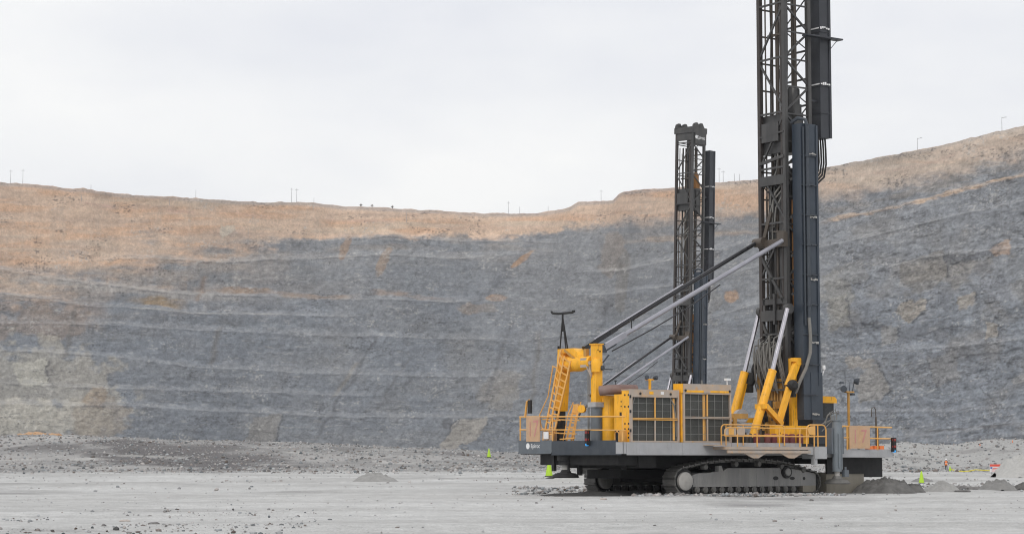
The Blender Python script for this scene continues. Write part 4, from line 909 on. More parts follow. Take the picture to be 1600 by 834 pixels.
    for u, v in ((5.3, .8), (5.9, .55), (5.75, -.95), (6.45, -.95)):
        part('sheave', MB().lathe([(.12, -.1), (.42, -.08), (.42, .08), (.12, .1)], (u, v, 32.9), (0, 1, 0), 16).prism([(u - .5, 32.8), (u + .5, 32.8), (u + .15, 33.32), (u - .15, 33.32)], 'y', v - .14, v - .1), M['mast'], cr_)
    sg = part('maker_sign', MB().box(UA + .15, UB + .1, VA - .19, VA - .13, 31.25, 32.45), M['mast'], cr_)
    text_mesh('lettering', 'Epiroc', .46, frame_mtx((1, 0, 0), (0, 0, 1), (6.13, VA - .196, 31.87)), M['white'], cr_)
    part('emblem', MB().lathe([(.17, 0), (.17, .008)], (5.45, VA - .19, 31.9), (0, -1, 0), 16), M['white'], cr_)
    # --- upper hose tray
    ut = empty('upper_tray', (0, 0, 0), mast)
    uu0, uu1, vv0, vv1 = 7.48, 8.18, -1.30, -.55
    part('tray_box', MB().box(uu0, uu1, vv0, vv1, 18.6, 30.85).box(uu0 + .62, uu1 + .06, vv0 - .05, vv0, 18.6, 30.85), M['tray'], ut)
    fl = MB(); wm = MB(); zf = 19.9
    k = 0
    while zf < 30:
        part('tray_flange', MB().box(uu0 - .03, uu1 + .02, vv0 - .04, vv1, zf, zf + .05), M['tray'], ut)
        zf += 1.45 * (1 if k == 0 else 2) / (1 if k == 0 else 1); k += 1
    for z in (20.5, 26.3): part('tray_hanger', MB().box(UB + .1, uu0, vv0 + .2, vv0 + .3, z, z + .1), M['tray'], ut)
    for z in (21.45, 24.45, 27.4):
        w = MB(); x = uu0 - .02
        w.box(uu0 - .02, uu0, vv0 + .05, vv1 - .1, z - .02, z + .05)
        for q in range(5):
            w.box(uu0 + q * .14, uu0 + q * .14 + .11, vv0 - .055, vv0 - .04, z - .02 + rnd.uniform(-.05, .05), z + .05 + rnd.uniform(-.02, .08))
        part('torn_strap', w, M['white'], ut)
    part('service_plank', MB().box(6.2, 8.75, -1.75, -1.32, 23.85, 23.93).bar((8.55, -1.5, 23.85), (8.1, -1.36, 23.3), .03), M['tray'], ut)
    hs = MB()
    for k in range(4):
        u = 7.58 + k * .17
        hs.path([(u, -.95, 18.7), (u + .03, -.97, 18.0), (u + .02, -1.0, 17.35 - k * .03), (u - .10 - .03 * k, -1.05, 16.85 - k * .10), (7.12 + k * .06, -1.15, 16.5 - k * .12), (6.6, -1.35, 16.35 - k * .12)], .055)
    part('hose_loop', hs, M['black'], ut)
    # --- lower hose tray
    lt = empty('lower_tray', (0, 0, 0), mast)
    a0, a1, b0, b1 = 5.42, 6.50, -1.95, -1.30
    part('tray_box', MB().box(a0, a1, b0, b1, 3.75, 19.1).box(a1 - .05, a1 + .08, b0 - .06, b0 + .15, 5.5, 19.05).box(a0 + .5, a1 + .22, b0 - .03, b0 + .3, 3.75, 6.2), M['lower_tray'], lt)
    fl = MB(); z = 5.0
    while z < 18.5:
        part('tray_flange', MB().box(a0 - .03, a1, b0 - .06, b0, z, z + .06).prism([(a0 + .2, b0 - .05), (a0 + .45, b0 - .22), (a1 - .1, b0 - .05)], 'z', z + .005, z + .05), M['slate'], lt); z += 1.55
    for k, z in enumerate((4.0, 7.7, 10.95, 14.2, 17.5)):
        w = MB()
        for q in range(5): w.box(a0 + .52 + q * .10, a0 + .52 + q * .10 + .09, b0 - .09, b0 - .07, z - .02 + rnd.uniform(-.03, .03), z + .05 + rnd.uniform(-.02, .05))
        part('torn_strap', w, M['hub'], lt)
    pc = part('riser_pipe', MB().tube((a0 + .33, b0 - .12, 9.0), (a0 + .33, b0 - .12, 19.0), .10, 12).tube((a0 + .12, b0 - .08, 8.6), (a0 + .12, b0 - .08, 18.9), .05, 8).path([(a0 + .33, b0 - .12, 19.0), (a0 + .3, b0 - .05, 19.3), (a0 + .1, b0 + .3, 19.4), (a0, b0 + .7, 19.2)], .10, 8), M['slate'], lt)
    cl = MB(); z = 9.6
    while z < 18.6: part('pipe_clamp', MB().lathe([(.15, 0), (.15, .08)], (a0 + .33, b0 - .12, z), (0, 0, 1), 10), M['slate'], pc); z += 1.55
    part('feed_hose', MB().path([(a0 + .33, b0 - .12, 9.0), (a0 + .38, b0 - .15, 8.0), (a0 + .36, b0 - .15, 7.2), (a0 + .1, b0 - .1, 6.4), (a0 - .25, b0, 5.7), (a0 - .4, b0 + .2, 5.1)], .09, 8), M['hose'], lt)
    part('marker_lamp', MB().lathe([(.08, 0), (.1, .05), (.08, .22)], (a1 + .35, b0, 6.35), (0, 0, 1), 10).bar((a1 + .2, b0, 6.0), (a1 + .38, b0, 6.35), .04), M['white'], lt)
    # --- raising cylinders
    for (a, b, c) in (((1.72, -2.0, 2.45), (3.26, -2.0, 6.22), (4.32, -2.0, 9.4)), ((3.3, 1.3, 3.5), (4.28, 1.3, 6.25), (5.35, 1.3, 9.45))):
        cyl = part('raising_cylinder', MB().tube(a, b, .215, 18).tube(lerp(a, b, .985), lerp(a, b, 1.0), .225, 18), M['yellow'], rig)
        part('cylinder_rod', MB().tube(b, c, .115, 14), M['chrome'], cyl)
    # --- mast foot frame
    ft = empty('mast_foot', (0, 0, 0), rig)
    part('foot_column', MB().box(5.05, 5.45, -1.45, -1.2, 2.5, 6.9).box(5.0, 5.5, -1.55, -1.4, 5.3, 5.7), M['yellow'], ft)
    part('foot_column', MB().box(5.05, 5.35, .95, 1.2, 2.5, 6.2), M['rust_yellow'], ft)
    ps = MB()
    for v, w in ((.8, .1), (.55, .16), (.22, .08), (.02, .1), (-.2, .08), (-.45, .2), (-.85, .12)): ps.box(5.2, 5.3, v - w / 2, v + w / 2, 2.5, 5.9)
    part('rod_rack', ps.box(5.31, 5.4, -1.0, .95, 2.5, 5.6), M['rust_yellow'], ft)
    part('rack_bar', MB().bar((5.12, 1.0, 5.75), (5.12, -.7, 5.7), .06, .07).bar((5.12, -.2, 3.7), (5.1, -1.3, 3.75), .1, .1).bar((4.95, .0, 3.75), (4.95, -.9, 3.65), .05, .05), M['mast'], ft)
    part('linkage_arm', MB().bar((5.28, -1.66, 6.72), (4.62, -1.66, 5.45), .24, .36).bar((4.70, -1.72, 5.55), (3.88, -1.72, 3.55), .2, .30).lathe([(.2, 0), (.2, .26)], (5.28, -1.54, 6.72), (0, -1, 0), 14).box(4.95, 5.45, -1.78, -1.5, 6.72, 6.92), M['yellow'], ft)
    part('linkage_arm', MB().bar((3.98, -1.86, 3.5), (2.5, -2.3, 4.4), .18, .28).box(2.3, 2.55, -2.35, -1.7, 4.25, 4.5), M['yellow'], ft)
    part('linkage_arm', MB().bar((4.2, 1.3, 5.7), (3.6, 1.35, 3.7), .22, .34).bar((3.5, 1.2, 3.75), (4.7, 1.1, 3.75), .2, .25), M['yellow'], ft)
    part('pivot_motor', MB().lathe([(.2, 0), (.28, .1), (.28, .4), (.15, .5)], (4.8, -1.6, 5.5), (-.3, -1, 0), 12).box(4.85, 5.05, -1.8, -1.5, 4.9, 5.3), M['black'], ft)
    part('pivot_motor', MB().lathe([(.25, 0), (.3, .15), (.3, .5), (.2, .7)], (4.55, 1.35, 5.55), (.3, 0, 1), 12).lathe([(.12, 0), (.2, .2), (.2, .5)], (4.8, 1.2, 6.2), (.3, -.2, 1), 10).box(4.3, 4.7, 1.1, 1.5, 5.2, 5.6), M['under'], ft)
    part('cable_drum', MB().lathe([(.34, 0), (.36, .05), (.36, .5)], (3.6, 1.0, 3.95), (-.4, -1, 0), 20).lathe([(.2, 0), (.2, .56)], (3.6, 1.0, 3.95), (-.4, -1, 0), 14), M['grey'], ft)
    part('tool_box', MB().box(2.7, 5.0, -2.75, -2.35, 2.5, 3.42).lathe([(.3, 0), (.3, .4)], (4.72, -2.35, 3.0), (0, -1, 0), 16), M['yellow'], ft)
    part('bolt_row', MB().lathe([(.03, 0), (.03, .01)], (3.0, -2.75, 3.2), (0, -1, 0), 6).lathe([(.03, 0), (.03, .01)], (3.05, -2.75, 3.05), (0, -1, 0), 6).lathe([(.03, 0), (.03, .01)], (3.0, -2.75, 2.92), (0, -1, 0), 6).lathe([(.03, 0), (.03, .01)], (3.15, -2.75, 2.88), (0, -1, 0), 6), M['black'], ft)
    for k, u in enumerate((1.25, 1.95, 2.4, 3.15, 3.6, 4.15)):
        part('drill_bit', MB().lathe([(.15, 2.5), (.17, 2.55), (.17, 2.95), (.10, 3.0)], (u, -3.0, 0), (0, 0, 1), 12), M['maroon'], ft)
    hb = MB()
    for k in range(34):
        v = rnd.uniform(-.95, .9); z0_ = rnd.uniform(7.3, 8.2); z1_ = rnd.uniform(5.4, 6.3); dv = rnd.uniform(-.45, .45); u = rnd.uniform(4.75, 5.0)
        hb.path([(5.05, v, z0_), (u - .1, v + dv * .3, z0_ - .2 + rnd.uniform(-.1, .25)), (u - .15, v + dv * .7, (z0_ + z1_) / 2), (u, v + dv, z1_ + .2), (5.1, v + dv * 1.1, z1_ - .3)], rnd.uniform(.03, .05), 6)
    part('hose_curtain', hb, M['hose'], ft)
    cm = MB()
    for k in range(26):
        v = rnd.uniform(-1.0, .9); z = rnd.uniform(2.6, 4.6); q = rnd.uniform(.08, .2); u = rnd.uniform(4.4, 5.0); part('valve', MB().box(u - q, u + q, v - q, v + q, z - q, z + q).tube((u, v, z), (u + .1, v, z - .6), q * .4, 6), M[rnd.choice(['pipe', 'mast', 'rust_yellow'])], ft)
    for k in range(12):
        u = rnd.uniform(0.0, 2.2); q = rnd.uniform(.08, .16); v = rnd.uniform(-2.9, -2.2); part('valve', MB().box(u - q, u + q, v - q, v + q, 2.5, 2.5 + q * 3).tube((u, v, 2.6), (u, v, 2.6 + q * 4), q * .4, 6), M[rnd.choice(['pipe', 'mast', 'rust_yellow'])], ft)
    part('valve_bank', cm.box(-1.0, 2.2, -2.1, -1.4, 2.5, 2.9), M['pipe'], ft)
    part('winch_frame', MB().box(-1.15, -.8, -3.4, -3.1, 2.5, 3.9).box(-1.1, 1.4, -2.2, -2.0, 3.75, 4.0).box(.3, .5, -2.4, -2.1, 2.5, 3.8), M['rust_yellow'], ft)
    tb = MB()
    for k in range(5): tb.prism([(-.8 + k * .34, 3.25), (-.5 + k * .34, 3.25), (-.58 + k * .34, 3.62), (-.72 + k * .34, 3.62)], 'y', -2.2, -2.0)
    part('rod_clamps', tb.box(-.9, 1.2, -2.3, -1.95, 3.6, 3.7), M['grey'], ft)
    # --- side catwalk
    cw = part('side_catwalk', MB().box(-2.5, 2.95, -5.0, -4.06, 2.20, 2.33).box(-2.4, 3.0, -5.03, -4.95, 2.02, 2.16).box(-3.1, -2.5, -4.9, -4.06, 2.38, 2.42), M['panel_grey'], rig)
    br = MB()
    for u in (-.6, 1.75): br.prism([(u - .75, 2.03), (u + .75, 2.03), (u + .2, 1.78), (u - .15, 1.78)], 'y', -4.98, -4.9)
    part('catwalk_bracket', br, M['panel_grey'], cw)
    rr1 = MB(); zr_, zm_ = 3.24, 2.84
    def rail_loop(b, u0, u1, v, zt, zb, r=.03, rad=.2):
        pts = [(u0, v, zb), (u0, v, zt - rad)] + [(u0 + rad - rad * math.cos(a), v, zt - rad + rad * math.sin(a)) for a in (.4, .8, 1.2, 1.57)]
        pts += [(u1 - rad + rad * math.sin(a), v, zt - rad + rad * math.cos(a)) for a in (0, .4, .8, 1.2, 1.57)] + [(u1, v, zb)]
        b.path(pts, r, 8)
    rail_loop(rr1, -2.55, 2.9, -5.0, zr_, 2.84); rr1.tube((-2.55, -5, zm_), (3.3, -5, zm_), .028, 8)
    for u in (-1.75, -.5, .95, 2.3): rr1.tube((u, -5.0, 2.33), (u, -5.0, zr_), .03, 8)
    part('handrail', rr1, M['rail'], cw)
    r2 = MB(); rail_loop(r2, -2.0, 2.1, -4.1, 3.40, 2.4); r2.tube((-2, -4.1, 2.9), (2.1, -4.1, 2.9), .025, 8).tube((-1.7, -4.1, 2.4), (-1.7, -4.1, 3.4), .025, 8).tube((-.6, -4.1, 2.4), (-.6, -4.1, 3.4), .025, 8)
    part('handrail', r2, M['rail'], cw)
    def plate(b, u0, u1, v, z0_, z1_):
        c = (z1_ - z0_) / 2; pts = [(u0 + c - c * math.sin(a), (z0_ + z1_) / 2 + c * math.cos(a)) for a in np.linspace(0, math.pi, 9)]
        b.prism(pts + [(u1, z0_), (u1, z1_)], 'y', v, v + .02); return b
    part('end_plate', plate(MB(), -2.6, -1.85, -5.02, 2.88, 3.23), M['panel_grey'], cw); part('end_plate', plate(MB(), -1.8, -1.3, -5.03, 2.88, 3.23), M['panel_grey'], cw)
    part('reflector', MB().box(-2.32, -2.0, -5.04, -5.022, 2.9, 3.2), M['rail'], cw)
    rg = MB(); rail_loop(rg, 2.75, 4.05, -5.0, 3.42, 2.36, .035, .25); rg.tube((2.75, -5, 2.86), (4.05, -5, 2.86), .03, 8)
    for u in (3.25, 3.5): rg.tube((u, -5.0, 2.36), (u, -5.0, 3.4), .03, 8)
    part('gate_rail', rg, M['rail'], cw)
    part('end_plate', plate(MB(), 2.82, 3.3, -5.04, 2.92, 3.36), M['rail'], cw)
    # --- rear railing
    re = part('rear_railing', MB().tube((-7.97, 4.35, 3.84), (-7.97, -4.2, 3.72), .035, 8).tube((-7.97, 4.35, 3.2), (-7.97, -4.2, 3.08), .032, 8), M['rail'], rig)
    for v in (4.3, 1.55, -4.0): part('rail_post', MB().tube((-7.97, v, 2.6), (-7.97, v, 3.82), .035, 8), M['rail'], re)
    part('rail_crossbar', MB().tube((-7.9, 2.5, 3.7), (-7.9, 1.0, 3.62), .03, 8).tube((-7.9, 2.4, 3.05), (-7.9, 1.1, 3.0), .03, 8), M['rail'], re)
    # --- numbered boards
    nb1 = part('number_board', MB().box(-8.06, -8.02, 2.52, 3.66, 2.60, 3.83), M['board'], rig, 'tan board sprayed 17 on the rear railing')
    text_mesh('numeral', '1', 1.05, frame_mtx((0, -1, 0), (0, 0, 1), (-8.066, 3.32, 3.18)), M['board_red'], nb1, .002, .6)
    text_mesh('numeral', '7', 1.18, frame_mtx((0, -1, 0), (0, 0, 1), (-8.066, 2.85, 3.20)), M['board_red'], nb1, .002, .85)
    nb2 = part('number_board', MB().box(6.55, 7.98, -4.08, -4.04, 2.28, 3.43), M['board'], rig, 'tan board sprayed 17 on the front side railing')
    text_mesh('numeral', '1', 1.0, frame_mtx((1, 0, 0), (0, 0, 1), (6.95, -4.086, 2.85)), M['board_red'], nb2, .002, .7)
    text_mesh('numeral', '7', 1.0, frame_mtx((1, 0, 0), (0, 0, 1), (7.55, -4.086, 2.85)), M['board_red'], nb2, .002, .9)
    part('notice_plate', MB().box(-7.99, -7.95, 1.9, 2.3, 2.72, 3.08), M['white'], rig); part('control_box', MB().box(-7.9, -7.6, 1.7, 2.5, 2.55, 3.12), M['board'], rig)
    # --- front railing
    fr = part('front_railing', MB().tube((5.95, -4.0, 3.40), (9.62, -4.0, 3.36), .04, 8).tube((5.95, -4.0, 2.82), (9.62, -4.0, 2.78), .035, 8), M['rail'], rig)
    for u in (6.1, 6.45, 8.6): part('rail_post', MB().tube((u, -4.0, 2.2), (u, -4.0, 3.38), .035, 8), M['rail'], fr)
    part('tie_down', MB().box(8.0, 8.35, -3.9, -3.7, 2.24, 2.4).box(8.5, 8.75, -3.9, -3.7, 2.24, 2.42).box(8.85, 9.15, -3.9, -3.7, 2.24, 2.42), M['orange'], rig)
    # --- lamp stacks
    def stack(u, v, z, nrm):
        s_ = part('signal_stack', MB().box(u - .10, u + .10, v - .10, v + .10, z, z + .72), M['black'], rig)
        part('red_lens', MB().lathe([(.10, .02), (.108, .04), (.108, .12), (.10, .14)], (u + nrm[0] * .03, v + nrm[1] * .03, z + .18), (0, 0, 1), 12), M['red_lamp'], s_)
        part('red_lens', MB().lathe([(.10, .02), (.108, .04), (.108, .12), (.10, .14)], (u + nrm[0] * .03, v + nrm[1] * .03, z + .52), (0, 0, 1), 12), M['red_lamp'], s_)
        part('blue_lens', MB().lathe([(.06, 0), (.085, .03), (.085, .10), (.06, .13)], (u + nrm[0] * .03, v + nrm[1] * .03, z - .04), (0, 0, 1), 12), M['blue_lamp'], s_)
    stack(-8.14, -1.5, 2.4, (-1, 0)); stack(9.62, -4.12, 2.12, (0, -1))
    # --- mirror, cab, lamps
    mi = part('mirror_arm', MB().bar((-7.97, 3.88, 3.8), (-7.97, 3.72, 4.6), .08).bar((-7.97, 3.72, 4.6), (-7.97, 3.5, 4.68), .05), M['rail'], rig)
    part('mirror', MB().box(-8.0, -7.9, 3.38, 3.62, 4.0, 4.66), M['black'], mi)
    cab = part('operator_cab', MB().box(7.0, 8.42, -1.0, 1.4, 2.24, 3.9).box(7.0, 7.06, -1, 1.4, 3.9, 4.66).box(8.36, 8.42, -1, -.94, 3.9, 4.66).box(8.36, 8.42, 1.34, 1.4, 3.9, 4.66), M['slate'], rig)
    part('cab_window', MB().box(7.06, 8.36, -.99, 1.39, 3.9, 4.66), M['glass'], cab)
    part('cab_roof', MB().box(6.9, 8.55, -1.1, 1.5, 4.66, 4.86).prism([(6.9, 4.86), (8.55, 4.86), (8.4, 5.0), (6.9, 5.02)], 'y', -1.1, 1.5), M['yellow'], cab)
    part('cab_camera', MB().tube((7.1, -.9, 5.0), (7.45, -.9, 5.5), .05, 8).lathe([(.08, 0), (.1, .1), (.17, .25), (.17, .38), (.06, .46)], (7.45, -.9, 5.4), (0, 0, 1), 12), M['black'], cab)
    lp = part('lamp_pole', MB().tube((8.52, -2.0, 2.24), (8.52, -2.0, 5.2), .07, 12).box(8.3, 8.85, -2.1, -1.9, 5.18, 5.26), M['rust_yellow'], rig)
    part('flood_lamp', MB().lathe([(.12, 0), (.17, .15), (.17, .22)], (8.05, -2.05, 5.35), (-.4, -1, .1), 12), M['slate'], lp)
    part('flood_lamp', MB().lathe([(.1, 0), (.16, .12)], (8.0, -2.05, 5.75), (0, 0, -1), 12), M['slate'], lp)
    part('flood_lamp', MB().lathe([(.12, 0), (.17, .15), (.17, .24)], (8.95, -2.0, 5.8), (.6, -1, -.2), 12), M['slate'], lp)
    part('aerial', MB().tube((8.3, -2, 5.2), (8.3, -2, 6.3), .015, 6).tube((8.6, -2, 5.2), (8.65, -2, 5.75), .02, 6).tube((8.8, -2, 5.2), (8.95, -2, 5.75), .025, 6).tube((8.0, -2, 5.3), (8.4, -2, 5.2), .03, 6).box(8.72, 8.9, -2.1, -1.9, 5.05, 5.15), M['slate'], lp)
    wp = part('hose_post', MB().tube((8.9, -3.6, 2.24), (8.9, -3.6, 3.9), .045, 8).path([(8.9, -3.6, 3.9), (8.88, -3.6, 4.3), (8.78, -3.6, 4.4), (8.62, -3.6, 4.35), (8.58, -3.6, 4.1), (8.6, -3.6, 3.9)], .025, 6).tube((9.05, -3.6, 2.24), (9.05, -3.6, 3.3), .03, 8), M['pipe'], rig)
    fl_ = part('flood_post', MB().tube((-5.2, -2.6, 4.95), (-5.2, -2.6, 5.55), .07, 8), M['yellow'], rig)
    part('flood_lamp', MB().lathe([(.06, 0), (.11, .12), (.11, .2)], (-5.42, -2.6, 5.62), (-.5, -1, .2), 10), M['slate'], fl_)
    part('flood_lamp', MB().lathe([(.06, 0), (.11, .12), (.11, .2)], (-4.98, -2.6, 5.62), (.5, -1, .2), 10), M['slate'], fl_)
    part('lamp_bar', MB().bar((-5.45, -2.6, 5.55), (-4.95, -2.6, 5.55), .06), M['yellow'], fl_)
    return rig

THETA = R(35)
rig = build_rig()
tag(rig, 'near yellow and grey tracked drill rig whose mast runs out of the picture', 'drill rig', 'blast hole drill rigs on the pit floor')
far = copy_tree(rig)
HIDDEN = ('rear_railing', 'number_board', 'mirror_arm', 'notice_plate', 'control_box', 'signal_stack', 'flood_post', 'guard_bars', 'side_catwalk', 'work_lamp')
def prune(o):
    for ch in list(o.children): prune(ch)
    bpy.data.objects.remove(o)
for ch in list(far.children):                  # what the near rig hides of the far one is left out
    if ch.name.split('.')[0] in HIDDEN: prune(ch)
    elif ch.name.startswith('rear_gantry'):
        keep_ = {id(q.data) for q in [c for c in rig.children if c.name.startswith('rear_gantry')][0].children if q.type == 'MESH'}
        seen = set()
        for q in sorted(ch.children, key=lambda c: c.name):
            n_ = q.name.split('.')[0]
            if n_ in ('column_base', 'column', 'column_collar', 'cap_plate', 'bolt_row') and max(v.co.y for v in q.data.vertices) < 0 if q.type == 'MESH' else False: continue
            prune(q)
far['label'] = 'far drill rig behind the near one, its whole mast top visible against the sky'
rig.location = (9.41, 107.0, 0.0); rig.rotation_euler = (0, 0, THETA)
FTH = R(45); FY = 197.0
foff = Vector((5.1 * math.cos(FTH) + 1.2 * math.sin(FTH), 5.1 * math.sin(FTH) - 1.2 * math.cos(FTH), 0))
fp = Vector(pt(1078, FY, 9.0)); fp.z = 0.1
far.rotation_mode = 'QUATERNION'
far.rotation_quaternion = Matrix.Rotation(R(1.2), 4, 'Y').to_quaternion() @ Matrix.Rotation(FTH, 4, 'Z').to_quaternion()
far.location = (fp.x - foff.x - 9.0 * math.sin(R(1.2)), fp.y - foff.y, fp.z + .1)
for m_ in far.children:                        # the far rig works with its rotary head near the top of the mast
    if m_.name.startswith('mast') and m_.type == 'EMPTY':
        for c_ in m_.children:
            if c_.name.startswith('rotary_carriage'):
                c_.location.z = 7.3
                for d_ in c_.children:
                    if d_.name.startswith('drive_head'):
                        d_.data = d_.data.copy(); d_.data.materials[0] = M['rusty_pipe']

# ------------------------------------------------------------------ heaps of cuttings
def heap(pxx, basey, wpx, hpx, label, mt, seed, peak=1.0, Yd=None):
    Y = Yd or EYE * F / (basey - 718); w = wpx * Y / F / 2; h = hpx * Y / F
    x, y, _ = pt(pxx, Y, 0); n, m = 34, 72
    r_ = random.Random(seed * 13 + 1); fs = []
    zb = float(floor_z(np.array([x]), np.array([y]))[0])
    pk = [(r_.uniform(-.5, .5), r_.uniform(-.3, .3), r_.uniform(.45, .8), r_.uniform(.45, .75)) for k in range(4)] + [(r_.uniform(-.18, .18), 0, 1.0, .95)]
    rr_ = (np.arange(n + 1) / n)[:, None]; aa = np.linspace(0, 2 * np.pi, m, endpoint=False)[None, :]
    lob = 1 + .4 * fbm(np.cos(aa) * 2 + seed, np.sin(aa) * 2, 5, 610 + seed)
    hx, hy = rr_ * lob * np.cos(aa), rr_ * lob * np.sin(aa)
    hz_ = np.zeros_like(hx)
    for (cx, cy, ph, pr) in pk: hz_ = np.maximum(hz_, ph * np.clip(1 - (np.hypot(hx - cx, hy - cy) / pr) ** 1.7, 0, 1) ** (1.35 * peak))
    hz_ = np.where(hz_ > .6, .6 + (hz_ - .6) * .5, hz_)
    nn = fbm(hx * 3 + seed * 7, hy * 3, 5, 600 + seed, .6); n2_ = fbm(hx * 11 + seed, hy * 11, 3, 640 + seed)
    hz_ = hz_ * (1 + .5 * nn + .16 * n2_) + .10 * np.abs(nn) * np.clip(1.1 - rr_, 0, 1) - .10 * (rr_ ** 6)
    vs = np.stack([hx * w * 1.15, hy * w * 1.1, hz_ * h], -1).reshape(-1, 3)
    for i in range(n):
        for j in range(m): fs.append((i * m + j, i * m + (j + 1) % m, (i + 1) * m + (j + 1) % m, (i + 1) * m + j))
    o = link_mesh('cuttings_heap', vs, fs, mt, None, True)
    o.location = (x, y, zb - .03); tag(o, label, 'heap', 'heaps of drill cuttings on the pit floor'); return o
H_D = mat('dark_cuttings', (.055, .053, .051), .95, dust=.75, dustcol=(.19, .186, .178), scale=1.6, var=.2, bump=.8)
H_M = mat('grey_cuttings', (.19, .187, .182), .95, dust=.5, dustcol=(.29, .285, .275), scale=1.6, var=.15, bump=.8)
H_L = mat('pale_cuttings', (.40, .395, .38), .95, dust=.4, dustcol=(.46, .455, .44), scale=1.2, var=.12, bump=.8)
H_P = mat('pale_grey_cuttings', (.27, .267, .26), .95, dust=.6, dustcol=(.38, .375, .36), scale=1.6, var=.15, bump=.8)
heap(590, 752.5, 74, 15, 'low grey cuttings heap alone on the open floor left of the rigs', mat('dusty_cuttings', (.24, .237, .23), .95, dust=.6, dustcol=(.38, .375, .36), scale=1.6, var=.15, bump=.8), 1)
heap(1380, 770, 92, 27, 'dark cuttings heap against the front end of the near rig', H_D, 2)
heap(1421, 768.5, 44, 16, 'small pointed cuttings heap just left of the lime cone on the right', H_D, 3)
heap(1440, 752, 34, 8, 'low cuttings heap right behind the foot of the lime cone on the right', H_M, 4)
heap(1470, 767.5, 62, 17, 'smooth grey cuttings heap right of the lime cone, next to the rocky one', H_P, 5)

heap(1557, 766, 62, 19, 'pointed grey cuttings heap directly in front of the warning sign', H_M, 7)
heap(1598, 763, 34, 10, 'cuttings heap cut off by the right edge of the picture', H_D, 8)
heap(1618, 745, 130, 40, 'large pale cuttings heap behind the warning sign at the right', H_L, 9, 1.0)
heap(884, 748, 60, 10, 'dark cuttings heap under the raised rear jack of the near rig', M['black_soil_and_shade'], 10)
heap(905, 752, 110, 12, 'pale cuttings heap under the rear end of the near rig', H_L, 11)
heap(845, 756, 110, 7, 'flat pale cuttings heap left of the rear jack of the near rig', H_L, 12)
heap(925, 773, 150, 8, 'flat black cuttings heap on the floor in front of the near rig rear end', M['black_soil_and_shade'], 13)
heap(1000, 772, 170, 9, 'black patch standing in for the shadow between the near rig tracks', M['black_soil_and_shade'], 14, 1.0, 104.0)  # low black shape added as the shadow between the tracks
heap(1120, 776, 190, 5, 'low pale dirt ridge along the near track of the near rig', H_M, 15, 1.0, 100.9)
def rubble_heap(pxx, Y, wpx, hpx, label, mt, seed, n=150, s0=.2, s1=.6):
    r_ = np.random.default_rng(seed); x, y, _ = pt(pxx, Y, 0); w = wpx * Y / F / 2; h = hpx * Y / F
    zb = float(floor_z(np.array([x]), np.array([y]))[0]); vs = []; fs = []
    for k in range(n):
        a, q = r_.uniform(0, 6.28), r_.random() ** .6; cx, cy = w * q * math.cos(a), w * .5 * q * math.sin(a)
        cz = h * (1 - q) * r_.uniform(.2, 1) * (.6 + .4 * math.sin(cx * .9 + seed)); sz_ = r_.uniform(s0, s1)
        V_ = icov * (1 + r_.uniform(-.3, .3, (12 if len(icov) == 12 else len(icov), 1))) * sz_ * np.array([1.2, 1, .6]) + np.array([cx, cy, cz]); b_ = len(vs)
        vs += V_.tolist(); fs += [tuple(int(i) + b_ for i in f) for f in icof]
    o = link_mesh('rubble_heap', vs, fs, mt, None, False); o.location = (x, y, zb); tag(o, label, 'heap', 'heaps of drill cuttings on the pit floor')
rubble_heap(1506, 118.5, 54, 18, 'rough dark rocky cuttings heap, middle of the row on the right', M['stone_dark'], 17, 260, .08, .26)
rubble_heap(62, 405, 66, 7, 'orange rubble heap on the crest of the embankment at the far left', M['stone_orange'], 16)

# ------------------------------------------------------------------ single stones
def rock(pxx, pyy, wpx, label, mt, seed, squash=.6):
    Y = EYE * F / (pyy - 718); s = wpx * Y / F / 2; x, y, _ = pt(pxx, Y, 0)
    r_ = np.random.default_rng(seed); bm_ = bmesh.new(); bmesh.ops.create_icosphere(bm_, subdivisions=2, radius=1.0)
    for v in bm_.verts:
        d = v.co.normalized(); k = 1 + .22 * math.sin(3 * d.x + seed) * math.cos(4 * d.y + seed * 2) + r_.uniform(-.1, .1)
        v.co = Vector((d.x * s * k * 1.1, d.y * s * k * .8, d.z * s * k * squash))
    me_ = bpy.data.meshes.new('rock'); bm_.to_mesh(me_); bm_.free(); me_.materials.append(mt)
    o = bpy.data.objects.new('rock', me_); COL.objects.link(o)
    o.location = (x, y, float(floor_z(np.array([x]), np.array([y]))[0]) + s * squash * .35); o.rotation_euler = (0, 0, seed)
    tag(o, label, 'rock', 'single stones lying on the pit floor')
rock(943, 780, 12, 'flat pale stone on the floor in front of the gap between the near rig tracks', M['stone_pale'], 1, .4)
rock(838, 786, 5, 'small dark stone on the bare floor ahead of the near rig rear end', M['stone_dark'], 2)
rock(900, 826, 8, 'pinkish stone at the bottom edge of the picture below the rear deck', M['stone_pale'], 3)
rock(1023, 822, 6, 'small dark stone near the bottom edge below the near track idler', M['stone_dark'], 4)
rock(162, 821, 11, 'largest black stone in the left foreground', M['stone_dark'], 5)
rock(240, 817, 17, 'long flat black stone in the left foreground', M['stone_dark'], 6, .3)
rock(196, 812, 16, 'flat grey slab of stone between the black stones in the left foreground', M['stone_pale'], 7, .3)
rock(1268, 781, 8, 'dark stone in front of the rear of the near track heel', M['stone_dark'], 8)
rock(1060, 774, 16, 'broken grey lump of rock against the near track idler', M['stone_dark'], 9, .5)
rock(1505, 768, 30, 'flat dark rock slab in front of the rocky heap on the right', M['stone_dark'], 10, .18)

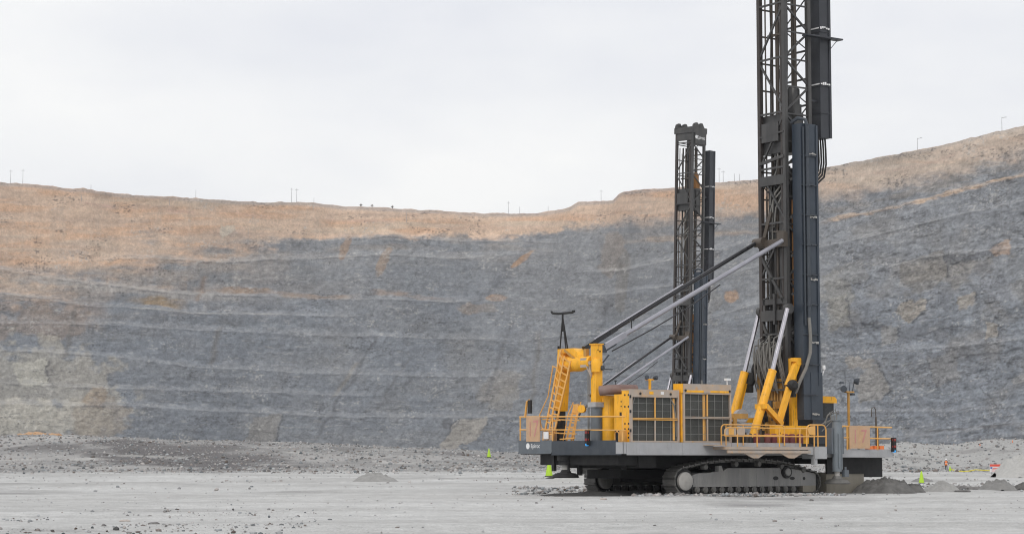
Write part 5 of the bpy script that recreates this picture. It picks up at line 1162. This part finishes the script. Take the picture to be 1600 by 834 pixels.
# ------------------------------------------------------------------ lime cones, tape, sign, person
def cone(pxx, basey, hpx, label, mt=None, Yd=None):
    Y = Yd or EYE * F / (basey - 718); h = hpx * Y / F
    x, y, _ = pt(pxx, Y, 0); z = float(floor_z(np.array([x]), np.array([y]))[0])
    c = empty('traffic_cone', (x, y, z))
    w = h * .24
    part('cone_body', MB().lathe([(w * .95, .04 * h), (w * .75, .3 * h), (w * .3, .9 * h), (w * .12, h), (w * .1, 1.0 * h)], (0, 0, 0), (0, 0, 1), 16), mt or M['lime'], c)
    part('cone_base', MB().box(-w * 1.1, w * 1.1, -w * 1.1, w * 1.1, 0, .05 * h), M['black'], c)
    tag(c, label, 'cone', 'traffic cones on the pit floor'); return c
cone(1440, 755, 19, 'lime cone standing among the dark heaps right of the near rig')
cone(764, 712, 14, 'lime cone on the rubble slope left of the near rig', None, 372)
cone(858, 734, 26, 'lime cone partly hidden by the rear deck corner of the near rig', None, 214)
cone(1484.5, 738, 9, 'small lime cone at the right hand of the worker', None, 300)
cone(1532, 700, 4, 'tiny orange cone on the pale slope above the worker', M['orange'], 398)
cone(1583, 698, 4, 'tiny orange cone on the pale slope at the far right', M['orange'], 402)

PYD = 322.0
wx, wy, _ = pt(1478.5, PYD, 0); wz = float(floor_z(np.array([wx]), np.array([wy]))[0])
# keep the worker at his surveyed height even where the slope begins
person = empty('person', (wx, wy, wz))
def skin_body():
    J = {'pelvis': (0, 0, .93, .15), 'spine': (0, .0, 1.15, .14), 'chest': (0, 0, 1.36, .165), 'neck': (0, 0, 1.52, .06), 'head0': (0, -.01, 1.60, .085), 'head1': (0, -.015, 1.70, .085),
         'sl': (-.19, 0, 1.43, .065), 'el': (-.27, .02, 1.15, .05), 'wl': (-.29, -.06, .92, .036), 'hl': (-.29, -.08, .83, .04), 'sr': (.19, 0, 1.43, .065), 'er': (.30, .0, 1.17, .05), 'wr': (.36, -.10, .95, .036), 'hr': (.37, -.13, .87, .04),
         'hipl': (-.10, 0, .88, .10), 'kl': (-.13, -.06, .48, .07), 'al': (-.15, .02, .09, .05), 'tl': (-.16, -.14, .04, .04), 'hipr': (.10, 0, .88, .10), 'kr': (.13, .03, .48, .07), 'ar': (.17, .10, .09, .05), 'tr': (.19, -.05, .04, .04)}
    E_ = [('pelvis', 'spine'), ('spine', 'chest'), ('chest', 'neck'), ('neck', 'head0'), ('head0', 'head1'), ('chest', 'sl'), ('sl', 'el'), ('el', 'wl'), ('wl', 'hl'), ('chest', 'sr'), ('sr', 'er'), ('er', 'wr'), ('wr', 'hr'),
          ('pelvis', 'hipl'), ('hipl', 'kl'), ('kl', 'al'), ('al', 'tl'), ('pelvis', 'hipr'), ('hipr', 'kr'), ('kr', 'ar'), ('ar', 'tr')]
    ks = list(J); me_ = bpy.data.meshes.new('body'); me_.from_pydata([J[k][:3] for k in ks], [(ks.index(a), ks.index(b)) for a, b in E_], [])
    o = bpy.data.objects.new('body', me_); COL.objects.link(o)
    sk = o.modifiers.new('skin', 'SKIN'); 
    if not me_.skin_vertices: 
        bm_ = bmesh.new(); bm_.from_mesh(me_); bm_.verts.layers.skin.verify(); bm_.to_mesh(me_); bm_.free()
    lay = me_.skin_vertices[0].data
    for i, k in enumerate(ks): lay[i].radius = (J[k][3], J[k][3]); lay[i].use_root = (i == 0)
    o.modifiers.new('sub', 'SUBSURF').levels = 2; o.modifiers['sub'].render_levels = 2
    me_.materials.append(M['trousers'])
    dg = bpy.context.evaluated_depsgraph_get(); m2 = bpy.data.meshes.new_from_object(o.evaluated_get(dg)); bpy.data.objects.remove(o)
    m2.name = 'body'; m2.materials.clear(); m2.materials.append(M['trousers']); m2.materials.append(M['skin']); m2.materials.append(M['orange']); m2.materials.append(M['white'])
    for p in m2.polygons:
        p.use_smooth = True; c = p.center
        p.material_index = 1 if c.z > 1.55 or (abs(c.x) > .24 and c.z < .93) else 0
    return m2
bo = bpy.data.objects.new('body', skin_body()); COL.objects.link(bo); bo.parent = person
part('safety_vest', MB().lathe([(.20, .86), (.195, 1.1), (.205, 1.3), (.21, 1.40), (.17, 1.47), (.09, 1.50)], (0, 0, 0), (0, 0, 1), 16), M['orange'], person)
part('reflective_band', MB().lathe([(.209, 1.08), (.212, 1.14)], (0, 0, 0), (0, 0, 1), 16), M['white'], person)
part('hard_hat', MB().lathe([(.17, 1.69), (.165, 1.71), (.13, 1.72), (.125, 1.78), (.08, 1.85), (.02, 1.87)], (0, -.02, 0), (0, 0, 1), 16), M['white'], person)
part('boots', MB().box(-.21, -.11, -.2, .08, 0, .12).box(.12, .24, -.12, .16, 0, .12), M['stone_pale'], person)
part('face', MB().box(-.012, .012, -.115, -.09, 1.615, 1.65).box(-.045, -.02, -.098, -.09, 1.655, 1.668).box(.02, .045, -.098, -.09, 1.655, 1.668).box(-.03, .03, -.10, -.09, 1.585, 1.595), M['trousers'], person)
tag(person, 'worker in an orange vest and white hard hat walking on the floor at the right', 'person')

def tape(x0, y0, x1, y1, D0, D1, label):
    A_ = pt(x0, D0, 0); B_ = pt(x1, D1, 0)
    zA = 1.7 + (718 - y0) * D0 / F; zB = 1.7 + (718 - y1) * D1 / F
    b = MB(); n = 20; pts = []
    for k in range(n + 1):
        t_ = k / n; pts.append((A_[0] + (B_[0] - A_[0]) * t_, A_[1] + (B_[1] - A_[1]) * t_, zA + (zB - zA) * t_ - .25 * 4 * t_ * (1 - t_)))
    for a, c in zip(pts[:-1], pts[1:]): b.bar(a, c, .03, .13)
    o = part('barrier_tape', b, M['tape']); tag(o, label, 'barrier tape', 'yellow barrier tapes right of the worker')
    for (x, y, z) in (pts[0], pts[-1]):
        gz = float(floor_z(np.array([x]), np.array([y]))[0]); part('stake', MB().tube((x, y + .1, gz - .1), (x, y + .1, max(z, gz) + .15), .03, 6), M['pole'], o)
tape(1486, 732.5, 1524, 733, 300, 296, 'short yellow barrier tape stretched next to the worker')
tape(1524, 733, 1625, 729.5, 290, 270, 'long yellow barrier tape running behind the warning sign')

SD = 215.0; sx_, sy_, _ = pt(1557.5, SD, 0); sgz = float(floor_z(np.array([sx_]), np.array([sy_]))[0])
sign = empty('warning_sign', (sx_, sy_, sgz)); sign.rotation_euler = (0, 0, R(6))
k_ = SD / F
part('sign_board', MB().box(-11 * k_, 11 * k_, -.03, .03, .45, .45 + 12 * k_), M['sign_white'], sign)
part('red_band', MB().box(-11 * k_, 11 * k_, -.036, -.031, .45 + 8.6 * k_, .45 + 12 * k_).box(8.6 * k_, 11 * k_, -.037, -.031, .45, .45 + 8.5 * k_), M['sign_red'], sign)
part('text_lines', MB().box(-6 * k_, 7 * k_, -.037, -.031, .45 + 5.6 * k_, .45 + 6.6 * k_).box(-8 * k_, 7 * k_, -.037, -.031, .45 + 3.4 * k_, .45 + 4.2 * k_).box(-8 * k_, 5 * k_, -.037, -.031, .45 + 1.5 * k_, .45 + 2.2 * k_), M['sign_red'], sign)
part('blue_mark', MB().box(-10.2 * k_, -7 * k_, -.0365, -.031, .45 + 5.3 * k_, .45 + 7.8 * k_), mat('sign_blue', (.04, .1, .4), .5), sign)
part('sign_leg', MB().tube((-8 * k_, .06, -.1), (-8 * k_, .06, 1.2), .03).tube((8 * k_, .06, -.1), (8 * k_, .06, 1.2), .03), M['pole'], sign)
tag(sign, 'white and red warning sign standing behind the pointed heap at the right', 'sign')

# ------------------------------------------------------------------ poles and bushes on the rim
def pole(pxx, hpx, label, kind='plain', foot=None):
    x, y, z = foot or rim(pxx); y += 0 if foot else 3
    h = hpx * y / F
    b = MB().lathe([(.12, -1), (.07, h)], (0, 0, 0), (0, 0, 1), 8)
    o = part('utility_pole', b, M['pole']); o.location = (x, y, z)
    if kind == 'lamp':
        a = part('lamp_arm', MB().bar((0, 0, h - .3), (1.5, 0, h), .16).bar((1.2, 0, h), (2.0, 0, h), .3, .2), M['pole'], o)
    elif kind == 'cross':
        part('crossarm', MB().bar((-.9, 0, h - .8), (.9, 0, h - .8), .14), M['pole'], o)
    tag(o, label, 'utility pole', 'poles on the pit rim and ledges'); return o
for p_, h_, k_, l_ in ((14, 23, 'cross', 'leftmost pole on the rim at the far left'), (33, 25, 'cross', 'taller second pole on the rim at the far left'), (140, 9, 'plain', 'short pole on the rim where it dips at the left'),
                       (455, 24, 'cross', 'left pole of the tall pair on the rim left of centre'), (463, 23, 'cross', 'right pole of the tall pair on the rim left of centre'), (489, 9, 'plain', 'short pole just right of the tall pair on the rim'),
                       (304, 14, 'plain', 'faint lone pole on the rim between the far left pair and the central pair'), (795, 21, 'cross', 'left pole of two over the lowest point of the rim'), (812, 12, 'plain', 'shorter right pole of two over the lowest point of the rim'),
                       (856, 9, 'plain', 'tiny pole left of the step in the rim'), (939, 19, 'cross', 'pole on the lower tread of the step in the rim'), (1125, 25, 'cross', 'tallest pole on the rim just right of the far mast'), (1131, 20, 'cross', 'second pole on the rim just right of the far mast'),
                       (1148, 13, 'plain', 'short pole on the rim between the two masts'), (1157, 12, 'plain', 'last short pole on the rim before the near mast'), (1436, 20, 'lamp', 'lamp post on the rising rim right of the near mast'), (1569, 23, 'lamp', 'lamp post on the rim near the right edge of the picture')):
    pole(p_, h_, l_, k_)
for p_, y_, h_, l_ in ((678, 468, 30, 'dark pole on the grey ledge above the rear gantry, left of centre'), (128, 312, 8, 'dark stub of a pole in the tan slope at the left'), (265, 320, 10, 'left stub of two on the tan slope left of centre'), (387, 380, 24, 'pole standing on the pale ledge under the tan slope'), (635, 347, 16, 'dark pole in the tan slope left of centre')):
    pole(p_, h_, l_, 'plain', wall_at(p_, y_))
def bush(pxx, hpx, seed, label):
    x, y, z = rim(pxx); y += 4; h = hpx * y / F; r_ = random.Random(seed)
    t_ = empty('bare_tree', (x, y, z))
    part('trunk', MB().lathe([(.22, -.6), (.15, h * .5)], (0, 0, 0), (0, 0, 1), 8), M['twig'], t_)
    b = MB()
    for k in range(46):
        a = r_.uniform(0, 6.28); e = r_.uniform(.2, 1.4); l_ = h * r_.uniform(.35, .62)
        p0 = (0, 0, h * r_.uniform(.3, .5)); p1 = (math.cos(a) * math.cos(e) * l_, math.sin(a) * math.cos(e) * l_, p0[2] + math.sin(e) * l_)
        b.path([p0, ((p0[0] + p1[0]) * .5 + r_.uniform(-.2, .2), (p0[1] + p1[1]) * .5, (p0[2] + p1[2]) * .5 + .15), p1], .045, 4)
    part('crown', b, M['twig'], t_); tag(t_, label, 'tree', 'bare trees on the pit rim')
bush(563, 6, 1, 'leftmost of the three bare trees on the rim left of centre'); bush(581, 6, 2, 'middle one of the three bare trees on the rim left of centre'); bush(613, 6, 3, 'rightmost and broadest of the three bare trees on the rim')

# ------------------------------------------------------------------ haze
HZ = MB().box(-1400, 1400, -120, 2000, -6, 190)
hm = bpy.data.materials.new('haze'); hm.use_nodes = True
hn = hm.node_tree; hn.nodes.clear()
ho = hn.nodes.new('ShaderNodeOutputMaterial'); hv = hn.nodes.new('ShaderNodeVolumePrincipled')
hv.inputs['Color'].default_value = (.9, .93, .97, 1); hv.inputs['Density'].default_value = 0.0001; hv.inputs['Anisotropy'].default_value = 0.2
hn.links.new(hv.outputs[0], ho.inputs['Volume'])
haze = link_mesh('haze', HZ.v, HZ.f, hm, None, False); tag(haze, kind='stuff')
